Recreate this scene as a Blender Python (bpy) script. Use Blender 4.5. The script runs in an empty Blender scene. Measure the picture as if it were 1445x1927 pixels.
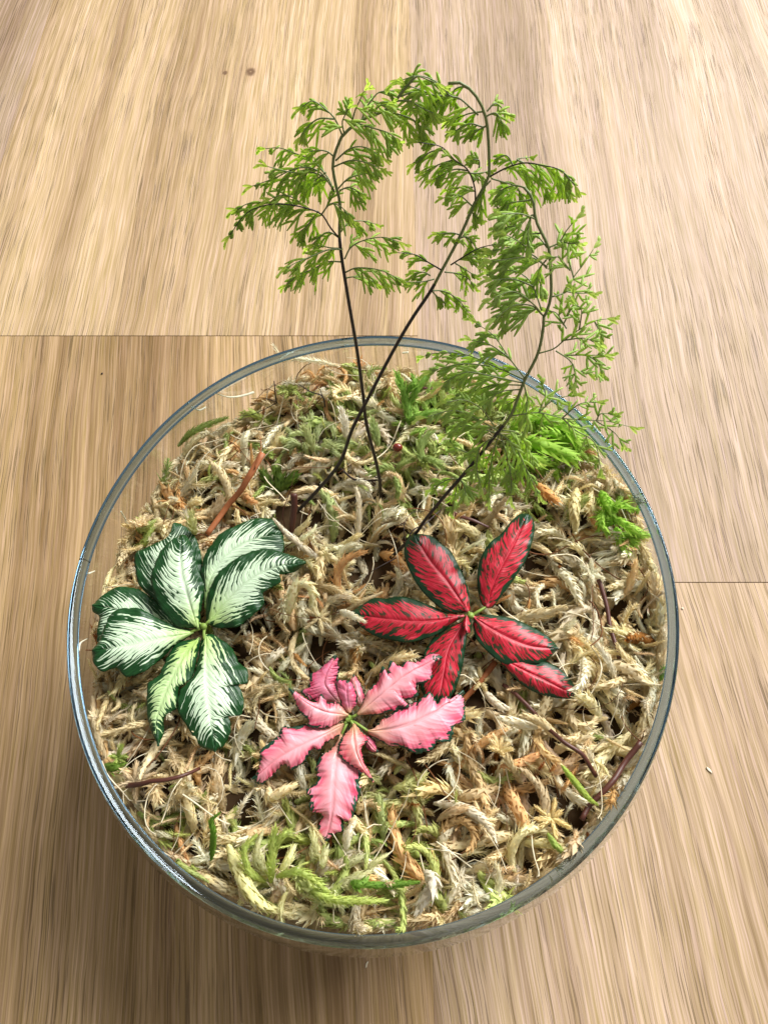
import bpy, math, random
import numpy as np
from mathutils import Vector, noise as mn

rng = np.random.default_rng(7)
random.seed(7)
C = bpy.context.scene.collection
R = math.radians

# ------------------------------------------------------------------ camera
CAM = np.array([0.00328, -0.0686, 0.3118]); PITCH = R(66.0); FPX = 1300.0
cd = bpy.data.cameras.new('camera'); cam = bpy.data.objects.new('camera', cd); C.objects.link(cam)
cam.location = CAM; cam.rotation_euler = (math.pi/2 - PITCH, 0, 0)
cd.sensor_fit = 'VERTICAL'; cd.sensor_height = 36; cd.lens = FPX/1927*36
cd.clip_start = 0.005; cd.clip_end = 50
bpy.context.scene.camera = cam
sc = bpy.context.scene
sc.view_settings.view_transform = 'Standard'; sc.view_settings.look = 'None'
sc.view_settings.exposure = 0.0; sc.view_settings.gamma = 1.0
sc.cycles.max_bounces = 14; sc.cycles.transmission_bounces = 12; sc.cycles.transparent_max_bounces = 24
sc.cycles.sample_clamp_indirect = 4.0

# ------------------------------------------------------------------ world and window light
w = bpy.data.worlds.new('World'); sc.world = w; w.use_nodes = True
bg = w.node_tree.nodes['Background']
bg.inputs[0].default_value = (1.0, 0.945, 0.86, 1); bg.inputs[1].default_value = 0.35
def area(name, loc, target, sx, sy, power, col):
    l = bpy.data.lights.new(name, 'AREA'); l.shape = 'RECTANGLE'; l.size = sx; l.size_y = sy
    l.energy = power; l.color = col
    o = bpy.data.objects.new(name, l); C.objects.link(o); o.location = loc
    o.rotation_euler = (Vector(target)-Vector(loc)).to_track_quat('-Z', 'Y').to_euler()
    return o
area('window_light', (1.45, 1.70, 1.90), (0.02, 0.0, 0.08), 1.9, 1.7, 238.0, (1.0, 0.99, 0.97))

# ------------------------------------------------------------------ helpers
FW = np.array([0, math.cos(PITCH), -math.sin(PITCH)]); RT = np.array([1, 0, 0.]); UP = np.array([0, math.sin(PITCH), math.cos(PITCH)])
def ray(px, py):
    return (px-722.5)/FPX*RT - (py-963.5)/FPX*UP + FW
def W(px, py, z):                       # where the sight line through a picture point meets height z
    d = ray(px, py); return CAM + d*((z-CAM[2])/d[2])
def WP(px, py, p0, n):                  # ... meets a plane
    d = ray(px, py); return CAM + d*(np.dot(p0-CAM, n)/np.dot(d, n))

def mesh(name, V, F, mat=None, parent=None, smooth=True, props=None):
    me = bpy.data.meshes.new(name); me.from_pydata([tuple(v) for v in V], [], [tuple(f) for f in F])
    if smooth: me.polygons.foreach_set('use_smooth', [True]*len(me.polygons))
    me.update()
    o = bpy.data.objects.new(name, me); C.objects.link(o)
    if mat: me.materials.append(mat)
    if parent is not None: o.parent = parent
    for k, v in (props or {}).items(): o[k] = v
    return o
def thing(name, label, cat, loc=(0, 0, 0), group=None, ob=None):
    o = ob
    if o is None:
        o = bpy.data.objects.new(name, None); C.objects.link(o); o.location = loc; o.empty_display_size = 0.01
    o['label'] = label; o['category'] = cat
    if group: o['group'] = group
    return o
def adopt(o, root):                     # child keeps its world place under an Empty with a plain translation
    o.parent = root; o.location = Vector(o.location) - root.location
def spline(P, n):
    P = np.asarray(P, float)
    if len(P) == 2:
        t = np.linspace(0, 1, n)[:, None]; return P[0]*(1-t)+P[1]*t
    Q = np.vstack([2*P[0]-P[1], P, 2*P[-1]-P[-2]])
    d = np.r_[0, np.cumsum(np.linalg.norm(np.diff(P, axis=0), axis=1))]; u = np.linspace(0, d[-1], n)
    i = np.clip(np.searchsorted(d, u, side='right')-1, 0, len(P)-2)
    t = ((u-d[i])/np.maximum(d[i+1]-d[i], 1e-12))[:, None]
    a, b, c, e = Q[i], Q[i+1], Q[i+2], Q[i+3]
    return 0.5*((2*b)+(-a+c)*t+(2*a-5*b+4*c-e)*t*t+(-a+3*b-3*c+e)*t**3)
def polyline(P, n):
    P = np.asarray(P, float); d = np.r_[0, np.cumsum(np.linalg.norm(np.diff(P, axis=0), axis=1))]
    u = np.linspace(0, d[-1], n); return np.stack([np.interp(u, d, P[:, k]) for k in range(P.shape[1])], 1)
def frames(P):
    T = np.gradient(P, axis=0); T /= np.linalg.norm(T, axis=1)[:, None]+1e-12
    up = np.array([0, 0, 1.0]); A = np.cross(T, up); n = np.linalg.norm(A, axis=1)
    A[n < 0.15] = np.array([1, 0, 0.]); A -= (A*T).sum(1)[:, None]*T; A /= np.linalg.norm(A, axis=1)[:, None]+1e-12
    B = np.cross(A, T); return T, A, B
def tube(P, rad, sides=6, flat=1.0):
    P = np.asarray(P, float); n = len(P); rad = np.broadcast_to(rad, (n,))
    T, A, B = frames(P); a = np.arange(sides)*2*math.pi/sides
    V = P[:, None]+rad[:, None, None]*(np.cos(a)[None, :, None]*A[:, None]+flat*np.sin(a)[None, :, None]*B[:, None])
    V = V.reshape(-1, 3); F = []
    for i in range(n-1):
        for j in range(sides):
            k = (j+1) % sides; F.append((i*sides+j, i*sides+k, (i+1)*sides+k, (i+1)*sides+j))
    F.append(tuple(range(sides-1, -1, -1))); F.append(tuple((n-1)*sides+j for j in range(sides)))
    return V, F
def join(parts):
    V = []; F = []; o = 0
    for v, f in parts:
        V.append(np.asarray(v)); F += [tuple(i+o for i in q) for q in f]; o += len(v)
    return np.vstack(V), F

class NT:
    def __init__(s, name):
        s.m = bpy.data.materials.new(name); s.m.use_nodes = True; s.t = s.m.node_tree; s.n = s.t.nodes; s.l = s.t.links
        s.n.clear(); s.out = s.n.new('ShaderNodeOutputMaterial')
    def new(s, ty, **kw):
        n = s.n.new(ty)
        for k, v in kw.items(): setattr(n, k, v)
        return n
    def put(s, sock, v):
        if hasattr(v, 'is_output'): s.l.new(v, sock)
        elif v is not None:
            if isinstance(v, tuple) and len(v) == 3 and sock.type == 'RGBA': v = v+(1,)
            sock.default_value = v
    def math(s, op, a, b=None, c=None, clamp=False):
        n = s.new('ShaderNodeMath', operation=op, use_clamp=clamp); s.put(n.inputs[0], a); s.put(n.inputs[1], b)
        if c is not None: s.put(n.inputs[2], c)
        return n.outputs[0]
    def step(s, v, a, b, lo=0., hi=1.):
        n = s.new('ShaderNodeMapRange', interpolation_type='SMOOTHSTEP'); s.put(n.inputs[0], v)
        for i, q in enumerate((a, b, lo, hi)): n.inputs[i+1].default_value = q
        return n.outputs[0]
    def mix(s, f, a, b, mode='MIX'):
        n = s.new('ShaderNodeMix', data_type='RGBA', blend_type=mode); s.put(n.inputs[0], f); s.put(n.inputs[6], a); s.put(n.inputs[7], b)
        return n.outputs[2]
    def noise(s, vec, scale=1., detail=2., rough=.5, dist=0.):
        n = s.new('ShaderNodeTexNoise'); s.put(n.inputs['Vector'], vec); n.inputs['Scale'].default_value = scale
        n.inputs['Detail'].default_value = detail; n.inputs['Roughness'].default_value = rough; n.inputs['Distortion'].default_value = dist
        return n.outputs[0]
    def xyz(s, x, y, z=0.):
        n = s.new('ShaderNodeCombineXYZ'); s.put(n.inputs[0], x); s.put(n.inputs[1], y); s.put(n.inputs[2], z); return n.outputs[0]
    def sep(s, v):
        n = s.new('ShaderNodeSeparateXYZ'); s.put(n.inputs[0], v); return n.outputs
    def bump(s, h, strength, dist):
        n = s.new('ShaderNodeBump'); s.put(n.inputs['Height'], h); n.inputs['Strength'].default_value = strength; n.inputs['Distance'].default_value = dist
        return n.outputs[0]
    def bsdf(s, col, rough=.5, spec=.5, normal=None, **kw):
        n = s.new('ShaderNodeBsdfPrincipled'); s.put(n.inputs['Base Color'], col); s.put(n.inputs['Roughness'], rough)
        s.put(n.inputs['Specular IOR Level'], spec)
        if normal is not None: s.l.new(normal, n.inputs['Normal'])
        for k, v in kw.items(): s.put(n.inputs[k.replace('_', ' ')], v)
        return n.outputs[0]
    def transl(s, sh, col, f):
        t = s.new('ShaderNodeBsdfTranslucent'); s.put(t.inputs[0], col)
        m = s.new('ShaderNodeMixShader'); s.put(m.inputs[0], f); s.l.new(sh, m.inputs[1]); s.l.new(t.outputs[0], m.inputs[2]); return m.outputs[0]
    def done(s, sh): s.l.new(sh, s.out.inputs[0]); return s.m

def simple(name, col, rough=.5, spec=.4, tr=0., var=.25, vs=300.):
    t = NT(name); co = t.new('ShaderNodeTexCoord').outputs['Object']
    n = t.noise(co, vs, 3); c = t.mix(n, tuple(x*(1-var) for x in col), tuple(min(1, x*(1+var)) for x in col))
    sh = t.bsdf(c, rough, spec, t.bump(n, .3, .0004))
    if tr: sh = t.transl(sh, c, tr)
    return t.done(sh)

# ------------------------------------------------------------------ wooden surface
def wood(name, light, dark, slant, seed, streak=1., gloss=.50, pk=.2):
    t = NT(name); x0, y0, _ = t.sep(t.new('ShaderNodeTexCoord').outputs['Object'])
    low = t.noise(t.xyz(t.math('MULTIPLY', x0, 9.), t.math('MULTIPLY', y0, 3.), seed), 1., 2)
    wav = t.math('MULTIPLY', t.math('SUBTRACT', low, .5), .020)
    x = t.math('ADD', t.math('ADD', x0, t.math('MULTIPLY', y0, slant)), wav); y = y0
    wig = t.math('MULTIPLY', t.math('SUBTRACT', t.noise(t.xyz(t.math('MULTIPLY', x, 60.), t.math('MULTIPLY', y, 35.), seed+3), 1., 2), .5), .0014)
    x = t.math('ADD', x, wig)
    def st(fx, fy, k, d=3., r=.55): return t.noise(t.xyz(t.math('MULTIPLY', x, fx), t.math('MULTIPLY', y, fy), seed+k), 1., d, r)
    broad = st(22, 1.4, 1.); mid = st(150, 1.6, 2., 3, .6); fine = st(480, 3.5, 3., 3, .65); fib = st(1500, 14, 4., 2, .6)
    f = t.math('ADD', t.math('MULTIPLY', t.math('SUBTRACT', broad, .5), 2.1), t.math('MULTIPLY', t.math('SUBTRACT', mid, .5), 1.3*streak))
    f = t.math('ADD', f, t.math('MULTIPLY', t.math('SUBTRACT', fine, .5), 1.15))
    f = t.math('ADD', f, t.math('MULTIPLY', t.math('SUBTRACT', fib, .5), .6))
    f = t.math('ADD', f, .5, clamp=True)
    c = t.mix(f, dark, light)
    tick = st(1400, 32, 12., 2, .55); hair = st(850, 3.5, 14., 3, .65)
    k_ = t.math('ADD', t.math('ADD', 1., t.math('MULTIPLY', t.math('SUBTRACT', tick, .5), .95)), t.math('MULTIPLY', t.math('SUBTRACT', hair, .5), .80))
    c = t.mix(1., c, t.xyz(k_, k_, t.math('MULTIPLY', k_, k_)), 'MULTIPLY')
    crisp = t.math('MULTIPLY', t.step(st(620, 2.4, 20., 2, .6), .545, .60), t.step(st(60, 1.5, 21., 1), .36, .60))
    c = t.mix(t.math('MULTIPLY', crisp, .42), c, dark)
    # narrow pale ray streaks and dark open pores
    ray_ = t.math('MULTIPLY', t.step(st(330, 9, 8., 2), .60, .72), .28)
    c = t.mix(ray_, c, tuple(min(1, v*1.25) for v in light))
    pores = t.math('MULTIPLY', t.step(st(1500, 26, 5., 2, .5), .56, .64), t.step(st(70, 5, 6., 1), .34, .56))
    c = t.mix(t.math('MULTIPLY', pores, .5), c, tuple(v*.30 for v in dark))
    pink = t.step(st(40, 2.5, 9., 1), .45, .7)
    c = t.mix(t.math('MULTIPLY', pink, pk), c, t.mix(1., c, (1.0, .86, .82), 'MULTIPLY'))
    hgt = t.math('ADD', t.math('MULTIPLY', fine, .7), t.math('MULTIPLY', pores, -1.2))
    nb = t.bump(hgt, .45, .0004)
    rough = t.math('ADD', gloss, t.math('MULTIPLY', fine, .12))
    return t, c, rough, nb, x0, y0
def wood_mat(*a, knots=(), **k):
    t, c, rough, nb, x0, y0 = wood(*a, **k)
    for (kx, ky, kr) in knots:
        dx = t.math('SUBTRACT', x0, kx); dy = t.math('MULTIPLY', t.math('SUBTRACT', y0, ky), .75)
        d = t.math('SQRT', t.math('ADD', t.math('MULTIPLY', dx, dx), t.math('MULTIPLY', dy, dy)))
        d = t.math('ADD', d, t.math('MULTIPLY', t.math('SUBTRACT', t.noise(t.xyz(x0, y0), 400., 2), .5), kr*.5))
        ring = t.math('MULTIPLY', t.step(d, kr*1.2, kr*.5), t.step(d, -kr*.1, kr*.30, .35, 1.))
        c = t.mix(t.math('MULTIPLY', ring, .95), c, (.08, .04, .02))
        c = t.mix(t.math('MULTIPLY', t.step(d, kr*3., kr), .22), c, (.30, .18, .10))
    return t.done(t.bsdf(c, rough, .20, nb))

def box_bevel(x0, x1, y0, y1, z0, z1, b):
    V = []; F = []
    for z, i in ((z0, 0), (z1-b, 0), (z1, b)):
        V += [(x0+i, y0+i, z), (x1-i, y0+i, z), (x1-i, y1-i, z), (x0+i, y1-i, z)]
    for k in (0, 4):
        for j in range(4):
            F.append((k+j, k+(j+1) % 4, k+4+(j+1) % 4, k+4+j))
    F += [(3, 2, 1, 0), (8, 9, 10, 11)]
    return V, F
m_sub = simple('tabletop_core_wood', (.16, .10, .06), .7)
V, F = box_bevel(-1.6, 1.6, -1.2, 2.2, -.035, -.0125, .001)
table = mesh('tabletop', V, F, m_sub, smooth=False, props={'kind': 'structure'})
L1, D1 = (.530, .388, .228), (.250, .162, .084)
L2, D2 = (.480, .332, .178), (.195, .118, .052)
L3, D3 = (.430, .318, .218), (.235, .160, .102)
L4, D4 = (.530, .392, .256), (.255, .170, .102)
xs = [-1.2, -.7205, -.2406, .0219, .50, .98]
g = .00018; bv = .00035
mats = {}
kn = W(472, 135, 0); kn2 = W(424, 137, 0)
mats['ul'] = wood_mat('oak_upper_left', L1, D1, -.02, 11., pk=.1, knots=((kn[0], kn[1], .0036), (kn2[0], kn2[1], .0018)))
mats['ll'] = wood_mat('oak_lower_left', L2, D2, .10, 23., streak=1.0, pk=.1)
mats['ur'] = wood_mat('oak_upper_right', L3, D3, .0, 37.)
mats['lr'] = wood_mat('oak_lower_right', L4, D4, .12, 41., streak=1.25)
mats['fl'] = wood_mat('oak_far_left', L3, D3, -.02, 57.)
planks = []
for i, (xa, xb) in enumerate(zip(xs[:-1], xs[1:])):
    if i == 2: cuts = [(-1.1, .1777, 'll'), (.1777, 1.10, 'ul'), (1.10, 2.1, 'fl')]
    elif i == 3: cuts = [(-1.1, .0338, 'lr'), (.0338, .95, 'ur'), (.95, 2.1, 'ul')]
    elif i == 1: cuts = [(-1.1, -.30, 'ul'), (-.30, .80, 'fl'), (.80, 2.1, 'll')]
    else: cuts = [(-1.1, -.2+.1*i, 'ur'), (-.2+.1*i, .9, 'lr'), (.9, 2.1, 'fl')]
    for (ya, yb, k) in cuts:
        V, F = box_bevel(xa+.00002, xb-.00002, ya+g, yb-g, -.012, 0, .00008)
        planks.append(mesh('plank', V, F, mats[k], table, smooth=False))

# ------------------------------------------------------------------ glass bowl
ZR = 0.100
def rim_r(th, k=1.0):
    return k*(.09852 + 5.3e-5*np.cos(th) - .001367*np.cos(2*th) + .000758*np.sin(2*th))
BEAD = .0021
t = NT('clear_wall_glass')     # thin wall: what passes goes straight on, what does not is mirrored
geo = t.new('ShaderNodeNewGeometry'); dp = t.new('ShaderNodeVectorMath', operation='DOT_PRODUCT'); t.l.new(geo.outputs['Normal'], dp.inputs[0]); t.l.new(geo.outputs['Incoming'], dp.inputs[1])
sk = t.math('POWER', t.math('SUBTRACT', 1., t.math('ABSOLUTE', dp.outputs['Value'])), 5.); frs = t.math('ADD', .035, t.math('MULTIPLY', sk, .85))
gl = t.new('ShaderNodeBsdfGlossy'); gl.inputs['Roughness'].default_value = .02; gl.inputs[0].default_value = (.95, .98, 1, 1)
tp = t.new('ShaderNodeBsdfTransparent'); tp.inputs[0].default_value = (.975, .982, .978, 1)
mx = t.new('ShaderNodeMixShader'); t.l.new(frs, mx.inputs[0]); t.l.new(tp.outputs[0], mx.inputs[1]); t.l.new(gl.outputs[0], mx.inputs[2])
m_wall = t.done(mx.outputs[0])
t = NT('rim_glass')
gn = t.new('ShaderNodeBsdfGlass'); gn.inputs['Roughness'].default_value = .0; gn.inputs['IOR'].default_value = 1.5
gn.inputs[0].default_value = (.68, .78, .85, 1)
m_rim = t.done(gn.outputs[0])
bowl = thing('glass_bowl', 'round clear glass bowl with thick rounded rim standing on the oak boards', 'bowl', (0, 0, 0))
NA = 360
TH = np.arange(NA)*2*math.pi/NA
def lathe(prof, closed=False, NA=NA):
    TH = np.arange(NA)*2*math.pi/NA; V = []
    for (k, z, off) in prof:
        r = rim_r(TH, k)+off; V.append(np.stack([r*np.cos(TH), r*np.sin(TH), np.full(NA, z)], 1))
    V = np.vstack(V); F = []; n = len(prof); m = n if closed else n-1
    for i in range(m):
        a = i*NA; b = ((i+1) % n)*NA
        for j in range(NA):
            q = (j+1) % NA; F.append((a+j, a+q, b+q, b+j))
    return V, F
outer = [(1.0, ZR-.0030, -.0008), (1.018, ZR-.007, -.0006), (1.038, ZR-.014, 0), (1.045, ZR-.024, 0), (1.035, ZR-.036, 0), (1.0, ZR-.050, 0), (.94, ZR-.064, 0), (.85, ZR-.078, 0), (.74, ZR-.090, 0), (.65, ZR-.0975, 0), (.62, ZR-.0992, 0), (.60, ZR-.0995, 0), (.01, ZR-.0985, 0)]
TK = .0022
inner = [(k, z+(.0045 if k < .66 else (.003 if k < .9 else .0008)), off-TK) for (k, z, off) in outer[::-1][1:]]
V, F = lathe(outer + [(.01, ZR-.094, 0)] + inner, closed=False)
mesh('bowl_wall', V, F, m_wall, bowl)
sec = spline([(.0000, -.0030), (.0000, -.0014), (-.0005, -.0003), (-.0014, -.0001), (-.0026, -.0008), (-.0037, -.0018), (-.0044, -.0027), (-.0044, -.0036), (-.0036, -.0043), (-.0018, -.0045), (-.0006, -.0041), (.0000, -.0030)], 41)[:-1]
ba = [(1.0, ZR-.0009+b*.72, a*.70) for a, b in sec]
V, F = lathe(ba, closed=True, NA=900)
for i in range(len(V)):     # the fire-polished rim is never perfectly even
    th = math.atan2(V[i][1], V[i][0]); k = 1+.0022*mn.noise(Vector((math.cos(th)*2, math.sin(th)*2, 1.)))
    V[i][0] *= k; V[i][1] *= k; V[i][2] += .0005*mn.noise(Vector((math.cos(th)*2.5, math.sin(th)*2.5, 7.)))
mesh('rim', V, F, m_rim, bowl)
def inner_r(th, z):
    zs_ = np.array([p[1] for p in outer[::-1]]); ks = np.array([p[0] for p in outer[::-1]])
    return rim_r(th)*np.interp(z, zs_, ks)-TK-.0006

# ------------------------------------------------------------------ moss
DIPS = [(-.070, -.068, .045, -.009), (.0, -.095, .040, -.001), (*W(650, 730, .085)[:2], .026, -.007), (*W(900, 830, .085)[:2], .030, -.004), (*W(383, 1178, .085)[:2], .024, .005), (*W(880, 1150, .092)[:2], .026, .0055), (*W(660, 1370, .090)[:2], .024, .0055)]
def moss_z(x, y):
    x = np.asarray(x, float); y = np.asarray(y, float); rr = (x*x+y*y)/.0098
    z = ZR - .0195 + .0088*x/.1 - .0058*y/.1 + .0065*np.clip(1-rr, -.3, 1)
    for (cx, cy, rad, dep) in DIPS: z = z - dep*np.exp(-((x-cx)**2+(y-cy)**2)/rad**2)
    n = np.array([mn.noise(Vector((a*55, b*55, 3.3)))*.0050+mn.noise(Vector((a*130, b*130, 8.3)))*.0022 for a, b in zip(x.ravel(), y.ravel())]).reshape(x.shape)
    return z + n
EDGE = [(184, 1150), (196, 1060), (240, 970), (290, 905), (335, 835), (400, 775), (490, 735), (570, 690), (650, 665), (760, 672), (860, 690), (960, 722), (1060, 780), (1140, 868), (1200, 955), (1240, 1050), (1262, 1180), (1262, 1330), (1205, 1490), (1070, 1635), (930, 1715), (760, 1748), (600, 1738), (450, 1690), (320, 1612), (232, 1500), (190, 1380), (176, 1260)]
eg = []
for (a, b) in EDGE:
    q = W(a, b, ZR-.020); e_ = ZR-.0195+.0088*q[0]/.1-.0058*q[1]/.1; q = W(a, b, e_); eg.append((math.atan2(q[1], q[0]), math.hypot(q[0], q[1])))
eg.sort(); eth = np.array([e[0] for e in eg]); er = np.array([e[1] for e in eg])
eth = np.r_[eth[-1]-2*math.pi, eth, eth[0]+2*math.pi]; er = np.r_[er[-1], er, er[0]]
def edge_r(th, z):
    th = (np.asarray(th)+math.pi) % (2*math.pi)-math.pi
    return np.minimum(np.interp(th, eth, er), inner_r(th, z))
# solid bed below the strands, its dark brown painting shade into the gaps
m_bed = simple('moss_bed_gap_shade', (.06, .036, .018), .9, .1, vs=500.)
V = []; F = []; nr = 26
for i in range(nr+1):
    k = i/nr
    for th in TH[::4]:
        z = float(moss_z(0, 0)); rr = .0985*1.02*k
        x, y = rr*math.cos(th), rr*math.sin(th); z = float(moss_z(np.array([x]), np.array([y]))[0])-.0085
        ir = float(edge_r(th, z))-.0045; s = min(1, ir/max(rr, 1e-6)) if i == nr else min(1., ir*k/max(rr, 1e-6))
        V.append((x*s, y*s, z))
na = NA//4
for z in (ZR-.045, ZR-.062, ZR-.078, ZR-.088, ZR-.092):
    for th in TH[::4]:
        r = float(edge_r(th, z))-.004; V.append((r*math.cos(th), r*math.sin(th), z))
rows = len(V)//na
for i in range(rows-1):
    for j in range(na):
        q = (j+1) % na; F.append((i*na+j, (i+1)*na+j, (i+1)*na+q, i*na+q))
bedVF = (V, F)

def strand_geo(P, r, style, seed):
    """one sphagnum strand: a tapered core wrapped in overlapping pointed scale leaves"""
    rg = np.random.default_rng(seed); n = len(P)
    T, A, B = frames(P); s = np.linspace(0, 1, n)
    prof = np.clip(np.minimum((s+.12)/.3, 1)*np.clip((1.04-s)/.45, 0, 1)**.6, .12, 1)
    K = 6; a = np.arange(K)*2*math.pi/K; rad = r*prof*(.8 if style != 'feather' else .45)
    V = (P[:, None]+rad[:, None, None]*(np.cos(a)[None, :, None]*A[:, None]+np.sin(a)[None, :, None]*B[:, None])).reshape(-1, 3)
    i = np.repeat(np.arange(n-1), K)*K; j = np.tile(np.arange(K), n-1); k = (j+1) % K
    quads = np.stack([i+j, i+k, i+K+k, i+K+j], 1)
    tris = np.concatenate([quads[:, [0, 1, 2]], quads[:, [0, 2, 3]]])
    L = np.linalg.norm(np.diff(P, axis=0), axis=1).sum()
    if style == 'rope': sp, ll, spread, wd = r*.62, 2.1, .50, .62
    elif style == 'loose': sp, ll, spread, wd = r*.62, 2.5, .95, .55
    else: sp, ll, spread, wd = r*.55, 3.0, 1.6, .34
    M = max(6, int(L/sp*3)); u = (np.arange(M)+rg.random(M)*.5)/M*.97
    f = u*(n-1); i0 = np.minimum(f.astype(int), n-2); w_ = (f-i0)[:, None]
    pc = P[i0]*(1-w_)+P[i0+1]*w_; t_ = T[i0]; a_ = A[i0]; b_ = B[i0]; pr = np.interp(u, s, prof)*r
    ph = np.arange(M)*2.399+rg.random(M)*.7; cs = np.cos(ph)[:, None]; sn = np.sin(ph)[:, None]
    rd = cs*a_+sn*b_; tg = -sn*a_+cs*b_; pr_ = pr[:, None]
    ln = (r*.35+pr*.65)[:, None]*ll*(.8+.4*rg.random(M))[:, None]; sp_ = spread*(.6+.8*rg.random(M))[:, None]
    fan = 1/np.sqrt(1+sp_**2*.35)
    hw = (pr_*.4+r*.25)*wd*1.5
    core = .72 if style != 'feather' else .4
    p0 = pc+rd*pr_*core-tg*hw; p1 = pc+rd*pr_*core+tg*hw; pm = pc+rd*pr_*(core+.38)+t_*ln*.22
    tip = pc+rd*(pr_*core+ln*sp_*.33)+t_*ln*fan
    LV = np.stack([p0, p1, pm, tip], 1).reshape(-1, 3); b0 = len(V)+np.arange(M)[:, None]*4
    LF = np.concatenate([np.hstack([b0, b0+2, b0+3]), np.hstack([b0+2, b0+1, b0+3])])
    return np.vstack([V, LV]), np.vstack([tris, LF])

def strand_path(x, y, hd, L, curl, dz, lift, n=11, rg=rng, clampw=True):
    st = L/(n-1); P = []; c = curl
    for i in range(n):
        P.append((x, y)); hd += c*st; c += rg.normal()*25*st/.002*.6
        x += math.cos(hd)*st; y += math.sin(hd)*st
    P = np.array(P)
    s = np.linspace(0, 1, n)
    if clampw:
        th = np.arctan2(P[:, 1], P[:, 0]); rr = np.hypot(P[:, 0], P[:, 1])
        mz = moss_z(P[:, 0], P[:, 1]); lim = edge_r(th, np.clip(mz+dz, .05, ZR))*(1-.02*rg.random())-.0010
        k = np.minimum(1, lim/np.maximum(rr, 1e-6)); P = P*k[:, None]
    z = moss_z(P[:, 0], P[:, 1])+dz+lift[0]*(1-s)**2+lift[1]*s**2+.0012*np.sin(s*6+rg.random()*6)
    return np.column_stack([P, z])

CREAM = np.array([.96, .82, .52]); PALE = np.array([.98, .92, .72]); TAN = np.array([.88, .58, .27]); RUST = np.array([.38, .15, .05])
GREEN = np.array([.46, .56, .18]); LIME = np.array([.64, .74, .26]); GREY = np.array([.78, .66, .42]); OCH = np.array([.92, .72, .42])
def region_weights(px, py):
    wts = dict(c=5, p=3.4, t=.32, r=.06, g=.2, l=.12, y=.6, o=.8)
    def near(cx, cy, rx, ry): return math.exp(-((px-cx)/rx)**2-((py-cy)/ry)**2)
    q = near(600, 1630, 190, 80); wts['l'] += 7*q; wts['g'] += 2*q
    q = near(640, 820, 170, 90); wts['l'] += 4*q; wts['g'] += 4*q; wts['p'] += 3*q; wts['y'] += 2*q
    q = near(850, 820, 180, 100); wts['g'] += 9*q; wts['l'] += 8*q
    q = near(720, 1480, 90, 60); wts['g'] += 3*q; wts['l'] += 2*q
    q = near(650, 740, 90, 60); wts['o'] += 6*q; wts['t'] += 5*q
    q = near(850, 1500, 160, 150); wts['o'] += 4*q; wts['t'] += 3*q; wts['r'] += .5*q
    q = near(430, 930, 130, 130); wts['t'] += 2*q; wts['y'] += 3*q
    q = near(1150, 1150, 120, 220); wts['p'] += 4*q; wts['c'] += 3*q
    q = near(640, 1190, 90, 60); wts['o'] += 3*q; wts['t'] += 1.5*q
    q = near(400, 1500, 150, 140); wts['y'] += 3*q; wts['g'] += .7*q
    return wts
COLS = dict(c=CREAM, p=PALE, t=TAN, r=RUST, g=GREEN, l=LIME, y=GREY, o=OCH)
def to_px(p):
    d = p-CAM; z = d@FW; return 722.5+FPX*(d@RT)/z, 963.5-FPX*(d@UP)/z
acc_v = []; acc_f = []; acc_c = []; off = 0
def add_strand(P, r, style, col, seed):
    global off
    V, F = strand_geo(P, r, style, seed)
    V = V + np.random.default_rng(seed+5).normal(size=V.shape)*r*.05
    n = len(V); acc_v.append(V); acc_f.append(F+off); off += n
    cc = np.ones((n, 4)); cc[:, :3] = np.clip(col*(1+.10*np.random.default_rng(seed).normal(size=(n, 1))), .01, .95); acc_c.append(cc)
def pick_col(x, y, z):
    px, py = to_px(np.array([x, y, z])); wt = region_weights(px, py); ks = list(wt); p = np.array([wt[k] for k in ks]); p /= p.sum()
    k = ks[rng.choice(len(ks), p=p)]; c = COLS[k]*(.80+.22*rng.random())+rng.normal(size=3)*.015
    return np.clip(c, .02, .9), k
seed = 100
LAYERS = [(-.0085, 480, (1.1, 1.6)), (-.0050, 400, (1.1, 1.9)), (-.0015, 400, (1.1, 2.1)), (.0014, 340, (1.0, 2.1)), (.0036, 200, (.7, 1.6)), (-.0045, 600, (.45, .8)), (.0000, 600, (.4, .75)), (.0025, 350, (.35, .65))]
HOLES = [(540, 960, 45), (700, 1070, 45), (800, 1440, 45), (480, 1345, 35), (905, 1345, 45), (1135, 1150, 38), (425, 1500, 32), (1000, 1060, 28), (590, 1230, 32), (870, 1600, 26), (620, 1010, 28), (300, 1440, 26), (1180, 1360, 28), (750, 1560, 25), (460, 1250, 30), (690, 900, 24), (350, 1560, 22), (1010, 1480, 22), (820, 1020, 24)]
def in_hole(P, dz):
    px, py = to_px(P[len(P)//2])
    for (hx, hy, hr) in HOLES:
        if (px-hx)**2+(py-hy)**2 < (hr*(1.0 if dz > -.006 else .35))**2: return True
    return False
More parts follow.
